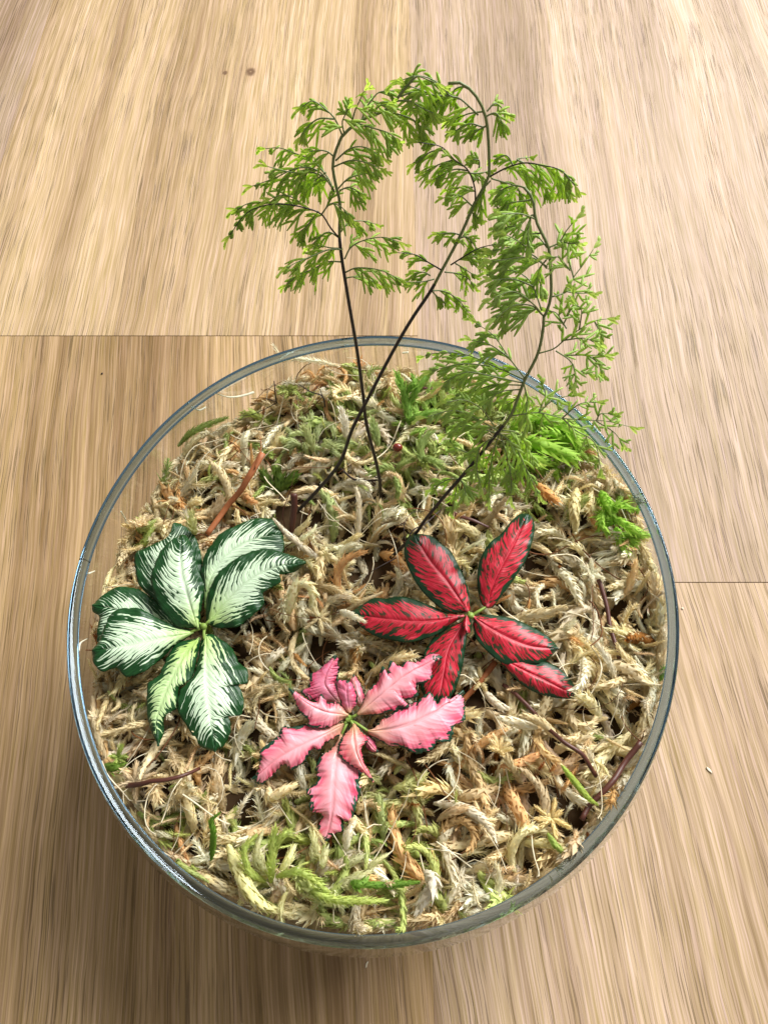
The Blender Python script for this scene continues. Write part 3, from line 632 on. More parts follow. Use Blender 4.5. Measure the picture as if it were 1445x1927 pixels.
def frond(label, rach, p0, nrm, r0, r1, pinnae, mat, stem_split=.55, wscale=1., seed=1):
    rg = np.random.default_rng(seed); n = np.array(nrm, float); n /= np.linalg.norm(n)
    base = np.array(p0)
    root = thing('fern_frond', label, 'fern', tuple(base))
    P = spline([WP(a, b, base, n) for a, b in rach], 60)
    k = int(60*stem_split); rad = np.linspace(r0, r1, 60)
    V, F = tube(P[:k+1], rad[:k+1], 7); o = mesh('stem', V, F, MS); adopt(o, root)
    V, F = tube(P[k:], rad[k:]*.9, 7); o = mesh('rachis', V, F, MS2); adopt(o, root)
    tot = 0
    for (crop, pts, opt) in pinnae:
        ox, oy, kk = crop; q = [(ox+a/kk, oy+b/kk) for a, b in pts]
        sw = opt.get('swing', rg.normal()*.35); plen = None
        A3 = [WP(a, b, base, n) for a, b in q]; L0 = sum(np.linalg.norm(A3[i+1]-A3[i]) for i in range(len(A3)-1))
        # the pinna swings out of the frond's plane, further towards its tip
        acc = 0; Q3 = []
        for i, (a, b) in enumerate(q):
            if i: acc += np.linalg.norm(A3[i]-A3[i-1])
            Q3.append(WP(a, b, base+n*sw*acc, n))
        m = 24; S3 = spline(Q3, m); L = np.linalg.norm(np.diff(S3, axis=0), axis=1).sum()
        V, F = tube(S3, np.linspace(.00024, .00010, m), 5); o = mesh('pinna', V, F, MS2 if (not opt.get('dark') or mat is MF2) else MS); adopt(o, root); pin = o
        sty = opt.get('style', 'leafy'); sp = opt.get('sp', (.0027 if mat is MF else .0033) if sty == 'leafy' else .0042); N = max(3, int(L/sp)); T, A, B = frames(S3)
        vd = CAM-S3[0]; vd /= np.linalg.norm(vd)
        for j in range(N):
            u = opt.get('start', .10)+(1-opt.get('start', .10))*(j+.5)/N; i = min(m-1, int(u*(m-1))); tdir = T[i]; sgn = 1 if j % 2 else -1
            side = np.cross(tdir, n); side /= np.linalg.norm(side)+1e-9
            prof = math.sin(math.pi*min(.97, (u*.80+.20)))**.6
            Lp = opt.get('len', .0054 if sty == 'leafy' else .0046)*1.1*prof*(.85+.35*rg.random())
            if sty == 'leafy':
                D = tdir*.80+side*sgn*.36+np.array([0, 0, -.62])+n*rg.normal()*.22; g_ = .35
            else:
                D = tdir*.8+side*sgn*.75+n*rg.normal()*.5; g_ = .02
            D /= np.linalg.norm(D); Nn = vd*1.0+np.array([0, 0, .3])+rg.normal(size=3)*.3; Nn -= D*np.dot(Nn, D); Nn /= np.linalg.norm(Nn)
            wd = (.00036*wscale if sty == 'leafy' else .00036)*(.85+.3*rg.random())
            V, F = pinnule_geo(Lp, rg, (4 if rg.random() < .5 else 3) if sty == 'leafy' else 2, wd, g_, D, Nn, S3[i], 18 if sty == 'leafy' else 34)
            o = mesh('pinnule', V, F, mat); md = o.modifiers.new('thickness', 'SOLIDIFY'); md.thickness = .00012
            o.parent = pin; o.location = (0, 0, 0); tot += 1
        # terminal lobe
        V, F = pinnule_geo(opt.get('len', .0052)*.6, rg, 2, .00034*wscale, .2, T[-1], n, S3[-1]); o = mesh('pinnule', V, F, mat); o.parent = pin
    print(label, 'pinnules', tot)
    return root
c1 = (420, 120, 3.567); c2 = (720, 120, 3.0104); c3 = (680, 560, 2.491)
zl = ZR-.018
bL = W(718, 950, zl)
def at1(*p): return [(420+a/3.567, 120+b/3.567) for a, b in p]
rL = [(718, 950), (712, 890), (690, 800), (684, 750), (672, 660), (660, 590), (650, 530)]+at1((795, 1300), (780, 1150), (785, 950), (760, 830), (735, 700), (745, 620), (800, 480), (860, 430), (920, 380), (1000, 350), (1080, 315), (1160, 250), (1205, 180), (1290, 85))
PLs = [
 ([(800, 1245), (700, 1250), (600, 1290), (500, 1330), (425, 1370)], {}),
 ([(805, 1330), (700, 1330), (600, 1380), (500, 1420), (425, 1480)], {}),
 ([(800, 1240), (720, 1235), (640, 1220), (580, 1240)], {'len': .004}),
 ([(820, 1400), (900, 1370), (1050, 1385), (1190, 1450)], {}),
 ([(815, 1440), (880, 1430), (960, 1440), (1020, 1470)], {'len': .004}),
 ([(815, 1310), (860, 1230), (960, 1180), (1080, 1165), (1175, 1195)], {}),
 
 ([(775, 1165), (720, 1100), (660, 1010), (560, 970), (430, 945), (280, 950), (150, 1010), (45, 1150)], {'dark': 1, 'start': .22, 'swing': .2}),
 ([(560, 970), (480, 905), (400, 880), (320, 905)], {}), ([(430, 945), (300, 930), (180, 935), (95, 975)], {}),
 ([(660, 1010), (720, 940), (790, 960), (840, 1015)], {}), ([(640, 990), (600, 1040), (560, 1090), (510, 1130)], {}),
 ([(775, 1165), (710, 1130), (650, 1160), (600, 1210)], {'len': .0038}),
 ([(788, 1130), (850, 1065), (940, 1055), (1020, 1075)], {'len': .0042}),
 ([(770, 840), (840, 770), (920, 745), (1010, 730)], {}), ([(780, 850), (850, 830), (920, 870)], {'len': .0045}),
 ([(745, 860), (700, 760), (600, 650), (480, 600), (380, 565), (285, 570)], {}), ([(745, 850), (640, 720), (500, 700), (340, 770), (200, 820)], {}),
 ([(700, 770), (600, 730), (470, 730), (300, 690)], {}), ([(690, 730), (620, 780), (540, 830), (480, 860)], {}), 
 
  ([(740, 620), (700, 590), (640, 580), (580, 590)], {'len': .0045}),
 ([(755, 650), (850, 570), (950, 560), (1040, 610)], {}), ([(745, 690), (850, 650), (950, 660), (1050, 700)], {}), 
 ([(800, 480), (750, 370), (680, 300), (600, 250), (530, 290)], {'len': .0045}), ([(745, 370), (640, 370), (560, 430), (520, 490)], {'len': .0045}),
 ([(810, 460), (800, 390), (830, 320), (840, 300)], {}), ([(860, 430), (880, 330), (910, 260), (950, 180)], {}), ([(900, 400), (1000, 430), (1100, 460), (1160, 500)], {}),
  ([(930, 380), (960, 300), (1000, 240), (1050, 190), (1150, 180)], {}),
 ([(1010, 350), (1040, 290), (1100, 270)], {}), ([(1080, 315), (1180, 340), (1280, 380), (1350, 460)], {}), 
 ([(1160, 250), (1250, 250), (1340, 300), (1410, 330)], {}), ([(1200, 190), (1290, 90), (1380, 110), (1430, 130)], {}), ([(1190, 220), (1280, 190), (1370, 220)], {}), 
]
lean = R(22)
frond('tall filmy fern frond on the left with black stem and feathery green leaflets', rL, bL, (0, -math.cos(lean), math.sin(lean)), .00066, .00038, [(c1, p, o) for p, o in PLs], MF, .68, seed=3)
def at2(*p): return [(720+a/3.0104, 120+b/3.0104) for a, b in p]
bM = W(556, 966, zl+.001)
rM = [(556, 966), (600, 920), (640, 870), (662, 810), (690, 755), (740, 660), (775, 600)]+at2((270, 1290), (330, 1180), (400, 1050), (460, 930), (515, 800), (560, 720), (600, 640), (603, 560), (598, 430), (588, 330), (565, 250), (510, 160), (440, 108), (370, 112))
PMs = [
 ([(275, 1285), (350, 1290), (430, 1340), (510, 1440)], {'len': .0038}), ([(290, 1220), (220, 1235), (130, 1235)], {'len': .0040}), ([(280, 1290), (310, 1320), (360, 1360)], {'len': .003}),
 ([(335, 1170), (250, 1120), (180, 1080), (85, 1070)], {'len': .0038, 'dark': 1}), ([(270, 1200), (230, 1180), (180, 1185)], {'len': .0035}), ([(350, 1180), (430, 1190), (480, 1215), (520, 1260)], {'len': .0040}),
 ([(385, 1140), (480, 1080), (560, 1040), (660, 1020)], {'len': .0040, 'dark': 1}), ([(480, 1080), (540, 1090), (600, 1150)], {'len': .0036}), ([(440, 970), (390, 958), (310, 965)], {'len': .0036}), ([(430, 990), (480, 985), (540, 1060)], {'len': .0038}),
 ([(400, 1060), (420, 1010), (470, 960)], {'len': .0036}), ([(410, 1130), (460, 1160), (520, 1200)], {'len': .0034}),
 ([(525, 790), (520, 700), (480, 600), (400, 540), (330, 470), (200, 445)], {'len': .0042, 'dark': 1}), ([(510, 810), (430, 745), (345, 760)], {'len': .0038}), ([(500, 830), (520, 860), (550, 880)], {'len': .003}),
 ([(480, 605), (400, 600), (290, 655)], {'len': .004}), ([(350, 490), (270, 500), (185, 565)], {'len': .0042}), ([(400, 545), (320, 570), (240, 610)], {'len': .0042}), ([(510, 700), (440, 700), (370, 715)], {'len': .0036}),
 ([(545, 590), (545, 550), (510, 540)], {'len': .003}), ([(490, 620), (540, 620), (600, 610)], {'len': .0036}),
 ([(605, 640), (700, 590), (800, 562), (900, 575), (1010, 605), (1085, 690)], {'dark': 1, 'start': .2}), ([(740, 590), (820, 630), (900, 680), (950, 720)], {}), ([(900, 575), (960, 610), (1010, 660), (1050, 720)], {}),
 ([(740, 580), (700, 520), (630, 545)], {'len': .003}),  ([(615, 650), (680, 670), (760, 700), (800, 800)], {}), ([(610, 660), (560, 730), (560, 830)], {}), 
 ([(620, 780), (660, 820), (700, 830), (760, 840)], {'len': .0045}), ([(800, 562), (760, 540), (830, 530)], {'len': .0035}),
 ([(590, 270), (640, 225), (700, 280)], {'len': .0042}), ([(580, 300), (640, 280), (680, 340)], {'len': .0042}), ([(575, 270), (480, 285), (380, 330)], {'len': .0045}), ([(570, 360), (490, 340), (410, 380)], {'len': .0045}), ([(590, 350), (550, 370), (510, 380)], {'len': .003}),
 ([(540, 290), (440, 200), (380, 180), (300, 100), (200, 68), (100, 95)], {}), ([(380, 180), (300, 180), (220, 150), (130, 120)], {}), ([(500, 150), (450, 130), (400, 160), (420, 250)], {'len': .0045}),
 ([(440, 110), (380, 120), (330, 160), (260, 240)], {}), ([(330, 200), (240, 240), (160, 250), (60, 230)], {}),  
]
frond('middle filmy fern frond arching over, black stem crossing the left frond', rM, bM, (.10, -math.cos(lean), math.sin(lean)), .00070, .00038, [(c2, p, o) for p, o in PMs], MF, .62, seed=5)
def at3(*p): return [(680+a/2.491, 560+b/2.491) for a, b in p]
bR = W(735, 1050, zl+.003)
rR = [(735, 1050)]+at3((250, 1110), (300, 1040), (390, 930), (460, 850), (545, 750), (640, 630), (700, 550), (740, 450), (765, 385), (825, 265), (850, 150), (855, 70))+at2((912, 1440), (950, 1330), (952, 1200), (940, 1050), (900, 960), (865, 880), (850, 770), (800, 700))
PRs = [
 (c2, [(945, 1040), (1000, 1010), (1040, 945), (1095, 880)], {'style': 'antler'}), (c2, [(1000, 1010), (1090, 1020)], {'style': 'antler', 'sp': .003}),
 (c2, [(960, 1320), (1040, 1290), (1080, 1210), (1140, 1130), (1195, 1045)], {'style': 'antler'}), (c2, [(1080, 1210), (1050, 1100), (1040, 1020)], {'style': 'antler'}), (c2, [(1040, 1290), (1110, 1300), (1160, 1300)], {'style': 'antler'}), (c2, [(1060, 1170), (1000, 1100), (960, 1095)], {'style': 'antler'}),
 (c2, [(1040, 1500), (1010, 1450), (980, 1410), (935, 1400)], {'style': 'antler'}), (c2, [(1020, 1480), (1050, 1420), (1085, 1350), (1080, 1310)], {'style': 'antler'}),
 (c3, [(830, 262), (900, 240), (950, 200), (1020, 150), (1090, 110), (1150, 100)], {'style': 'antler', 'dark': 1, 'start': .3}), (c3, [(1020, 150), (1030, 60), (1000, 30)], {'style': 'antler'}), (c3, [(1090, 110), (1110, 150), (1120, 180)], {'style': 'antler'}), (c3, [(950, 200), (1040, 190), (1090, 210)], {'style': 'antler'}),
 (c3, [(910, 250), (970, 290), (1010, 340), (1060, 355)], {'style': 'antler'}), (c3, [(960, 270), (1060, 270), (1135, 270)], {'style': 'antler'}), (c3, [(1060, 270), (1100, 300), (1120, 335)], {'style': 'antler'}), (c3, [(990, 310), (1000, 360), (1000, 395)], {'style': 'antler'}),
 (c3, [(700, 555), (830, 540), (940, 565), (1050, 575), (1150, 580), (1255, 605)], {'style': 'antler', 'dark': 1}), (c3, [(830, 540), (900, 480), (1000, 455)], {'style': 'antler'}), (c3, [(940, 565), (1020, 500), (1100, 490)], {'style': 'antler'}), (c3, [(1100, 575), (1120, 545), (1170, 545)], {'style': 'antler', 'sp': .003}), (c3, [(1100, 580), (1180, 630), (1220, 680)], {'style': 'antler'}), (c3, [(940, 565), (1000, 620), (1090, 680), (1120, 800)], {'style': 'antler'}), (c3, [(830, 540), (860, 460), (850, 410)], {'style': 'antler'}),
 (c2, [(905, 1425), (850, 1360), (740, 1290), (620, 1330)], {'len': .006}), (c2, [(900, 1420), (840, 1370), (740, 1370), (640, 1440)], {'len': .006}), (c2, [(900, 1400), (850, 1260), (800, 1200), (720, 1170), (610, 1180)], {}), (c2, [(850, 1260), (740, 1220), (620, 1225)], {}), (c2, [(930, 1160), (860, 1090), (740, 1040), (620, 1060)], {}),
 (c2, [(930, 1150), (850, 1100), (760, 1100), (620, 1120)], {}), (c2, [(925, 1110), (880, 1180), (900, 1280)], {}), (c2, [(930, 1040), (880, 980), (850, 975)], {'len': .004}), (c2, [(900, 960), (820, 960), (740, 920), (660, 940)], {}), (c2, [(865, 880), (780, 850), (670, 850)], {}), (c2, [(870, 880), (840, 860), (820, 960), (830, 1040)], {}), (c2, [(850, 770), (780, 780), (720, 790), (700, 840)], {}),
 (c2, [(800, 700), (740, 690), (660, 720)], {}), (c2, [(840, 1060), (760, 1000), (700, 970)], {}),
 (c3, [(770, 385), (690, 280), (620, 180), (535, 118)], {}), (c3, [(690, 280), (600, 220), (515, 200)], {}), (c3, [(765, 385), (620, 320), (480, 265), (350, 260), (295, 275)], {'len': .0058}), (c3, [(600, 320), (480, 310), (380, 330), (330, 345)], {'len': .0058}),
 (c3, [(755, 400), (620, 370), (490, 350), (385, 400)], {'len': .0065}), (c3, [(750, 410), (620, 410), (520, 440), (440, 460)], {'len': .006}), (c3, [(745, 430), (660, 440), (590, 480)], {'len': .006}),
 (c3, [(760, 400), (775, 480), (765, 590)], {'len': .0062}), (c3, [(750, 420), (720, 480), (680, 500)], {'len': .006}), (c3, [(645, 625), (560, 580), (440, 530), (300, 560)], {'len': .006}), (c3, [(620, 600), (560, 520), (480, 480), (400, 490)], {'len': .0055}),
 (c3, [(640, 640), (580, 620), (480, 600), (400, 640)], {'len': .006}), (c3, [(645, 640), (620, 720), (600, 830), (600, 940)], {'len': .0065}), (c3, [(650, 640), (680, 740), (700, 840), (700, 930)], {'len': .0062}), (c3, [(640, 630), (720, 700), (770, 800), (830, 920)], {'len': .006}), (c3, [(640, 640), (560, 700), (540, 800), (560, 890)], {'len': .006}),
 (c3, [(650, 620), (740, 640), (800, 740), (830, 770)], {'len': .006}), (c3, [(545, 750), (480, 720), (430, 700)], {'len': .005, 'dark': 1}), (c3, [(455, 850), (400, 855), (330, 900)], {'len': .005}), (c3, [(450, 855), (440, 920), (425, 1000)], {'len': .0055}), (c3, [(460, 850), (480, 880), (490, 930)], {'len': .005}),
]
lr = R(30)
frond('broad pale fern frond leaning right over the rim with forked bare right-hand tips', rR, bR, (-.18, -math.cos(lr), math.sin(lr)), .00062, .00040, PRs, MF2, .48, 1.3, seed=9)

# ------------------------------------------------------------------ loose stems, tufts and single strands in the moss
m_red = simple('dry_stem_russet', (.30, .10, .035), .55, .35, vs=500.); m_dk = simple('dark_root', (.025, .012, .009), .5, .4, vs=600.); m_pur = simple('dark_purple_stem', (.075, .022, .014), .45, .45, vs=500.)
def zat(px, py, up):
    z = ZR-.02
    for _ in range(3):
        p = W(px, py, z); z = float(moss_z(p[:1], p[1:2])[0])+up
    return W(px, py, z)
def stick(name, label, cat, pts, ups, r0, r1, mat, flat=1., extra=None, group=None):
    P = [zat(a, b, u) for (a, b), u in zip(pts, ups)]; root = np.array(P[0])
    S = spline(P, 18); n_ = np.array([[mn.noise(Vector(p*150))*r0*.6, mn.noise(Vector(p*150+7))*r0*.6, 0] for p in S]); S = S+n_
    V, F = tube(S, np.linspace(r0, r1, 18), 8, flat); V = V-root
    parts = [(V, F)]
    for (ep, eu, er) in (extra or []):
        E_ = spline([zat(a, b, u) for (a, b), u in zip(ep, eu)], 12); v, f = tube(E_, np.linspace(er, er*.4, 12), 5); parts.append((v-root, f))
    V, F = join(parts); o = mesh(name, V, F, mat); o.location = tuple(root); thing(name, label, cat, group=group, ob=o); return o
def q7(*p): return [(280+a/3.01, 600+b/3.01) for a, b in p]
def q8(*p): return [(760+a/2.676, 1250+b/2.676) for a, b in p]
stick('dry_stalk', 'orange-brown split dry stalk slanting up behind the white-veined plant', 'stalk', q7((330, 1225), (450, 1060), (560, 910), (645, 760)), (.002, .006, .010, .013), .0011, .0013, m_red, .5, [(q7((600, 850), (635, 740), (632, 665)), (.012, .015, .016), .0003)])
stick('dry_stalk', 'short red-brown stalk stub standing right of the white-veined plant', 'stalk', q7((800, 1250), (812, 1130), (825, 990)), (.0, .006, .013), .0012, .0012, m_pur, .7, [(q7((770, 1180), (760, 1090), (800, 980), (825, 870)), (.004, .008, .011, .014), .0002)])
stick('dark_stem', 'dark stem lying on the moss below the lowest red leaf', 'stem', q8((500, 100), (560, 150), (640, 230), (700, 290)), (.003, .005, .005, .002), .0007, .0006, m_pur)
stick('dark_stem', 'thin red-brown stem bent over the moss right of the pink plant', 'stem', q8((720, 320), (800, 390), (900, 460), (965, 560)), (.002, .005, .005, .002), .0006, .0007, m_pur)
stick('dark_stem', 'long dark red stem running along the glass at the lower right', 'stem', q8((1190, 390), (1110, 500), (1040, 600), (950, 700), (890, 780)), (.003, .004, .004, .003, .001), .0009, .0008, m_pur)
stick('dark_stem', 'dark maroon stem buried in moss at the lower left beside the glass', 'stem', [(240, 1480), (290, 1470), (340, 1460), (375, 1445)], (.003, .004, .004, .002), .0008, .0005, m_pur)
stick('dark_stem', 'greyish brown stem between the red plant and the right glass wall', 'stem', [(1125, 1090), (1140, 1140), (1150, 1190), (1165, 1240)], (.003, .004, .004, .002), .0008, .0007, m_pur)
stick('dark_stem', 'reddish stem going down from the red plant towards the pink leaves', 'stem', [(932, 1245), (915, 1270), (890, 1300), (872, 1318)], (.003, .004, .003, .0), .0010, .0008, m_red)
stick('dark_stem', 'flat brown sliver lying in the moss above the red plant', 'stem', [(850, 965), (885, 978), (920, 992)], (.003, .004, .003), .0009, .0004, m_pur, .4)
stick('dark_stem', 'flat brown sliver in the moss near the back of the bowl', 'stem', [(782, 727), (800, 730), (830, 735)], (.003, .004, .003), .0008, .0004, m_pur, .4)
stick('root_fibre', 'forked black root sticking up at the back left of the moss', 'root', q7((725, 475), (715, 420), (710, 352)), (.003, .010, .016), .0003, .0002, m_dk, 1., [(q7((725, 470), (650, 450), (580, 452)), (.003, .006, .008), .0002), (q7((725, 475), (660, 510), (575, 545), (510, 548)), (.003, .004, .004, .003), .0002), (q7((715, 375), (760, 395), (750, 430)), (.014, .013, .011), .00015)])
stick('root_fibre', 'thin black root curling over the moss behind the left fern stem', 'root', q7((1000, 500), (985, 440), (920, 415), (850, 372)), (.002, .006, .008, .011), .0003, .0002, m_dk, 1., [(q7((985, 445), (970, 400), (945, 380)), (.006, .009, .010), .0002)])
stick('root_fibre', 'wiry black roots in the gap above the red plant', 'root', [(760, 1040), (775, 1000), (800, 985), (830, 960)], (.001, .004, .004, .003), .0003, .0002, m_dk, 1., [([(765, 1030), (760, 990), (775, 965), (800, 962)], (.003, .005, .005, .004), .0002), ([(745, 1050), (700, 1075), (690, 1090)], (.002, .003, .001), .00025), ([(770, 1010), (790, 1020), (800, 990)], (.003, .004, .005), .0002)])
stick('root_fibre', 'thin dark rhizome linking the bases of the fern fronds', 'root', [(640, 880), (662, 900), (690, 905), (718, 903)], (.004, .005, .005, .004), .0004, .0004, m_dk)
# seed
s = zat(748, 842, .006); ng = 10; V = []; F = []
for i in range(ng+1):
    for j in range(14):
        a = math.pi*i/ng; b = 2*math.pi*j/14; V.append((.0020*math.sin(a)*math.cos(b)*(1+.05*math.sin(3*a)), .0016*math.sin(a)*math.sin(b), .0017*math.cos(a)))
for i in range(ng):
    for j in range(14): F.append((i*14+j, (i+1)*14+j, (i+1)*14+(j+1) % 14, i*14+(j+1) % 14))
o = mesh('seed', V, F, simple('seed_maroon', (.16, .018, .012), .22, .6, vs=400.)); o.location = tuple(s); thing('seed', 'small shiny maroon seed lying on the moss near the fern stems', 'seed', ob=o)

def hero(name, label, cat, pts, ups, r, style, col, mat=None, side=(), n=14, group=None):
    """a strand or tuft that stands out from the tangle"""
    P0 = [zat(a, b, u) for (a, b), u in zip(pts, ups)]; root = np.array(P0[0]); Vs = []; Fs = []; o_ = 0
    for k, P in enumerate([P0]+[[zat(a, b, u) for (a, b), u in zip(sp, su)] for sp, su in side]):
        V, F = strand_geo(spline(P, n), r*(1 if k == 0 else .8), style, 900+int(pts[0][0])+k*31); Vs.append(V-root); Fs.append(F+o_); o_ += len(V)
    V = np.vstack(Vs); cc = np.ones((len(V), 4)); cc[:, :3] = np.clip(np.array(col)*(1+.1*rng.normal(size=(len(V), 1))), .01, .95)
    o = tri_mesh(name, V, np.vstack(Fs), cc, mat or m_moss); o.location = tuple(root); thing(name, label, cat, group=group, ob=o); return o
m_live = moss_material('live_green_moss', .5)
HS = [
 ('pale moss strand overlapping the tip of the lowest red leaf', [(1098, 1238), (1100, 1265), (1092, 1290), (1070, 1300)], (.002, .012, .016, .017), .0013, 'loose', PALE*1.05),
 ('cream moss strand lying over the left red leaf tip', [(640, 1150), (665, 1160), (688, 1170)], (.006, .015, .016), .0012, 'rope', PALE*1.05),
 ('hook-shaped cream moss strand between the white-veined and red plants', [(540, 1170), (548, 1130), (560, 1100), (585, 1105), (590, 1140), (600, 1160)], (.002, .009, .013, .013, .009, .002), .0016, 'rope', CREAM*1.15),
 ('white moss strand beside the crossing of the two fern stems', [(652, 830), (648, 790), (640, 765)], (.002, .010, .015), .0013, 'loose', np.array([.85, .82, .72])),
 ('pale curled moss strand just above the bottom pink leaf', [(505, 1480), (510, 1500), (530, 1490), (560, 1475)], (.003, .006, .008, .008), .0015, 'rope', CREAM),
 ('long cream moss strand pointing up right of the bottom pink leaf', [(650, 1600), (655, 1570), (668, 1545)], (.003, .008, .01), .0012, 'rope', PALE),
 ('cream strand lying across the moss right of the pink plant', [(1010, 1370), (970, 1360), (940, 1350)], (.002, .006, .005), .0014, 'rope', PALE),
 ('white strand under the red plant near the pink leaf tip', [(910, 1300), (935, 1325), (960, 1335)], (.002, .006, .003), .0012, 'rope', np.array([.82, .76, .62])),
 ('tan strand climbing the glass at the back left below the rim', [(640, 690), (600, 680), (560, 676), (530, 670), (512, 645)], (.004, .008, .012, .016, .022), .0010, 'feather', PALE),
 ('pale arching strand near the front of the bowl below the green tuft', [(430, 1590), (450, 1640), (480, 1690), (520, 1715)], (.002, .006, .006, .003), .0019, 'rope', GREEN*.6+CREAM*.55),
 ('white curled moss strand at the front by the glass', [(800, 1640), (815, 1660), (800, 1690), (780, 1720)], (.003, .008, .007, .004), .0018, 'rope', np.array([.82, .78, .66])),
 ('yellow tipped moss strand at the back right beside the green clump', [(1085, 920), (1080, 960), (1082, 1000)], (.003, .009, .004), .0019, 'rope', np.array([.74, .66, .36])),
 ('orange tipped moss strand by the pale fern', [(1010, 910), (1030, 930), (1050, 945)], (.003, .007, .006), .0018, 'rope', np.array([.72, .40, .14])),
]
for lb, pts, ups, r, st, col in HS: hero('moss_strand', lb, 'moss strand', pts, ups, r, st, col, group='single moss strands that stand out of the tangle')
GS = [
 ('bright green live moss clump under the pale fern near the back right glass', [(985, 830), (1010, 835), (1050, 850), (1085, 870)], (.003, .010, .010, .005), .0026, [([(1000, 800), (1030, 790), (1070, 810), (1090, 850)], (.004, .012, .012, .006)), ([(960, 810), (985, 790), (1020, 775)], (.004, .010, .012)), ([(1040, 880), (1046, 895)], (.004, .001)), ([(970, 850), (1000, 865), (1040, 870)], (.004, .008, .006)), ([(1080, 830), (1050, 820), (1020, 810)], (.004, .012, .012))], (.42, .68, .10)),
 ('bright green leafy moss sprig by the right glass wall', [(1130, 925), (1145, 955), (1160, 985)], (.003, .009, .005), .0018, [([(1145, 960), (1170, 950), (1190, 960)], (.007, .012, .011)), ([(1150, 970), (1180, 990), (1210, 1010)], (.007, .009, .006)), ([(1140, 960), (1130, 985), (1150, 1010)], (.006, .006, .003))], (.40, .66, .10)),
 ('upright green moss shoot behind the crossing fern stems', [(770, 800), (765, 760), (755, 725), (745, 700)], (.003, .008, .012, .016), .0016, [([(765, 770), (790, 725), (810, 700), (825, 690)], (.006, .011, .015, .017)), ([(768, 790), (800, 780), (830, 775)], (.005, .008, .008)), ([(765, 740), (780, 720), (775, 705)], (.009, .013, .015))], (.30, .52, .10)),
 ('yellow-green live moss tuft at the front left by the rim', [(510, 1660), (512, 1620), (515, 1580), (520, 1555)], (.002, .009, .014, .017), .0013, [([(500, 1660), (470, 1640), (460, 1600), (485, 1570)], (.003, .008, .012, .013)), ([(520, 1650), (560, 1640), (590, 1655), (620, 1680)], (.003, .008, .009, .006)), ([(515, 1600), (535, 1570), (550, 1565)], (.011, .015, .014)), ([(560, 1660), (620, 1690), (680, 1695), (730, 1695)], (.004, .008, .008, .006))], (.60, .72, .22)),
 ('thin bright green moss sprig standing at the front left', [(398, 1620), (402, 1570), (398, 1545), (415, 1530)], (.004, .010, .013, .015), .0009, [], (.22, .42, .05)),
 ('thin lime green strand lying on the moss at the lower right', [(1055, 1438), (1080, 1470), (1105, 1500), (1125, 1515)], (.004, .006, .006, .004), .0009, [], (.46, .60, .12)),
 ('short lime green strand close to the lower right glass', [(1030, 1568), (1045, 1590), (1065, 1608)], (.004, .006, .004), .0009, [], (.42, .56, .14)),
 ('green moss strand trailing towards the glass at the back left', [(335, 840), (360, 815), (395, 798), (430, 785)], (.002, .006, .007, .007), .0012, [], (.34, .44, .12)),
 ('small dark green moss tuft deep behind the white-veined plant', [(520, 930), (525, 900), (520, 880)], (-.001, .002, .004), .0022, [([(520, 925), (500, 900), (495, 885)], (-.001, .002, .003)), ([(525, 925), (550, 900), (560, 890)], (-.001, .002, .003))], (.12, .20, .03)),
 ('green moss scrap pressed on the glass at the left front', [(198, 1440), (215, 1445), (232, 1438)], (.002, .004, .003), .0014, [], (.20, .34, .05)),
 ('pale green scaly shoot left of the crossing fern stems', [(590, 850), (580, 820), (570, 800)], (.004, .009, .012), .0018, [], (.50, .56, .26)),
 ('pale green scaly shoot right of the crossing fern stems', [(712, 840), (705, 810), (700, 785)], (.004, .009, .012), .0016, [], (.42, .52, .22)),
 ('fern-like green shoot spreading beside the maroon seed', [(745, 890), (730, 880), (700, 890), (690, 880)], (.004, .007, .006, .004), .0014, [([(745, 885), (760, 870), (780, 865)], (.005, .007, .005)), ([(740, 890), (750, 920), (745, 940)], (.005, .006, .002))], (.38, .48, .16)),
 ('green feathery shoot curling right of the maroon seed', [(800, 880), (790, 850), (800, 825), (815, 810)], (.003, .008, .011, .012), .0016, [([(795, 860), (820, 870), (835, 880)], (.006, .008, .005))], (.40, .52, .18)),
 ('small green moss scrap at the front centre beside the pale strands', [(660, 1660), (675, 1665), (690, 1655)], (.004, .007, .006), .0012, [([(675, 1665), (730, 1665), (790, 1660)], (.005, .007, .006))], (.24, .44, .07)),
 ('pale yellow-green bud tip above the white-veined plant', [(368, 1005), (362, 985), (360, 962)], (.006, .012, .016), .0016, [], (.62, .64, .30)),
 ('green strand at the far right against the glass rim', [(1250, 1240), (1247, 1262), (1243, 1280)], (.002, .003, .002), .0010, [], (.24, .42, .08)),
]
for lb, pts, ups, r, side, col in GS: hero('green_moss', lb, 'moss', pts, ups, r, 'loose' if r > .001 else 'rope', col, m_live, side)

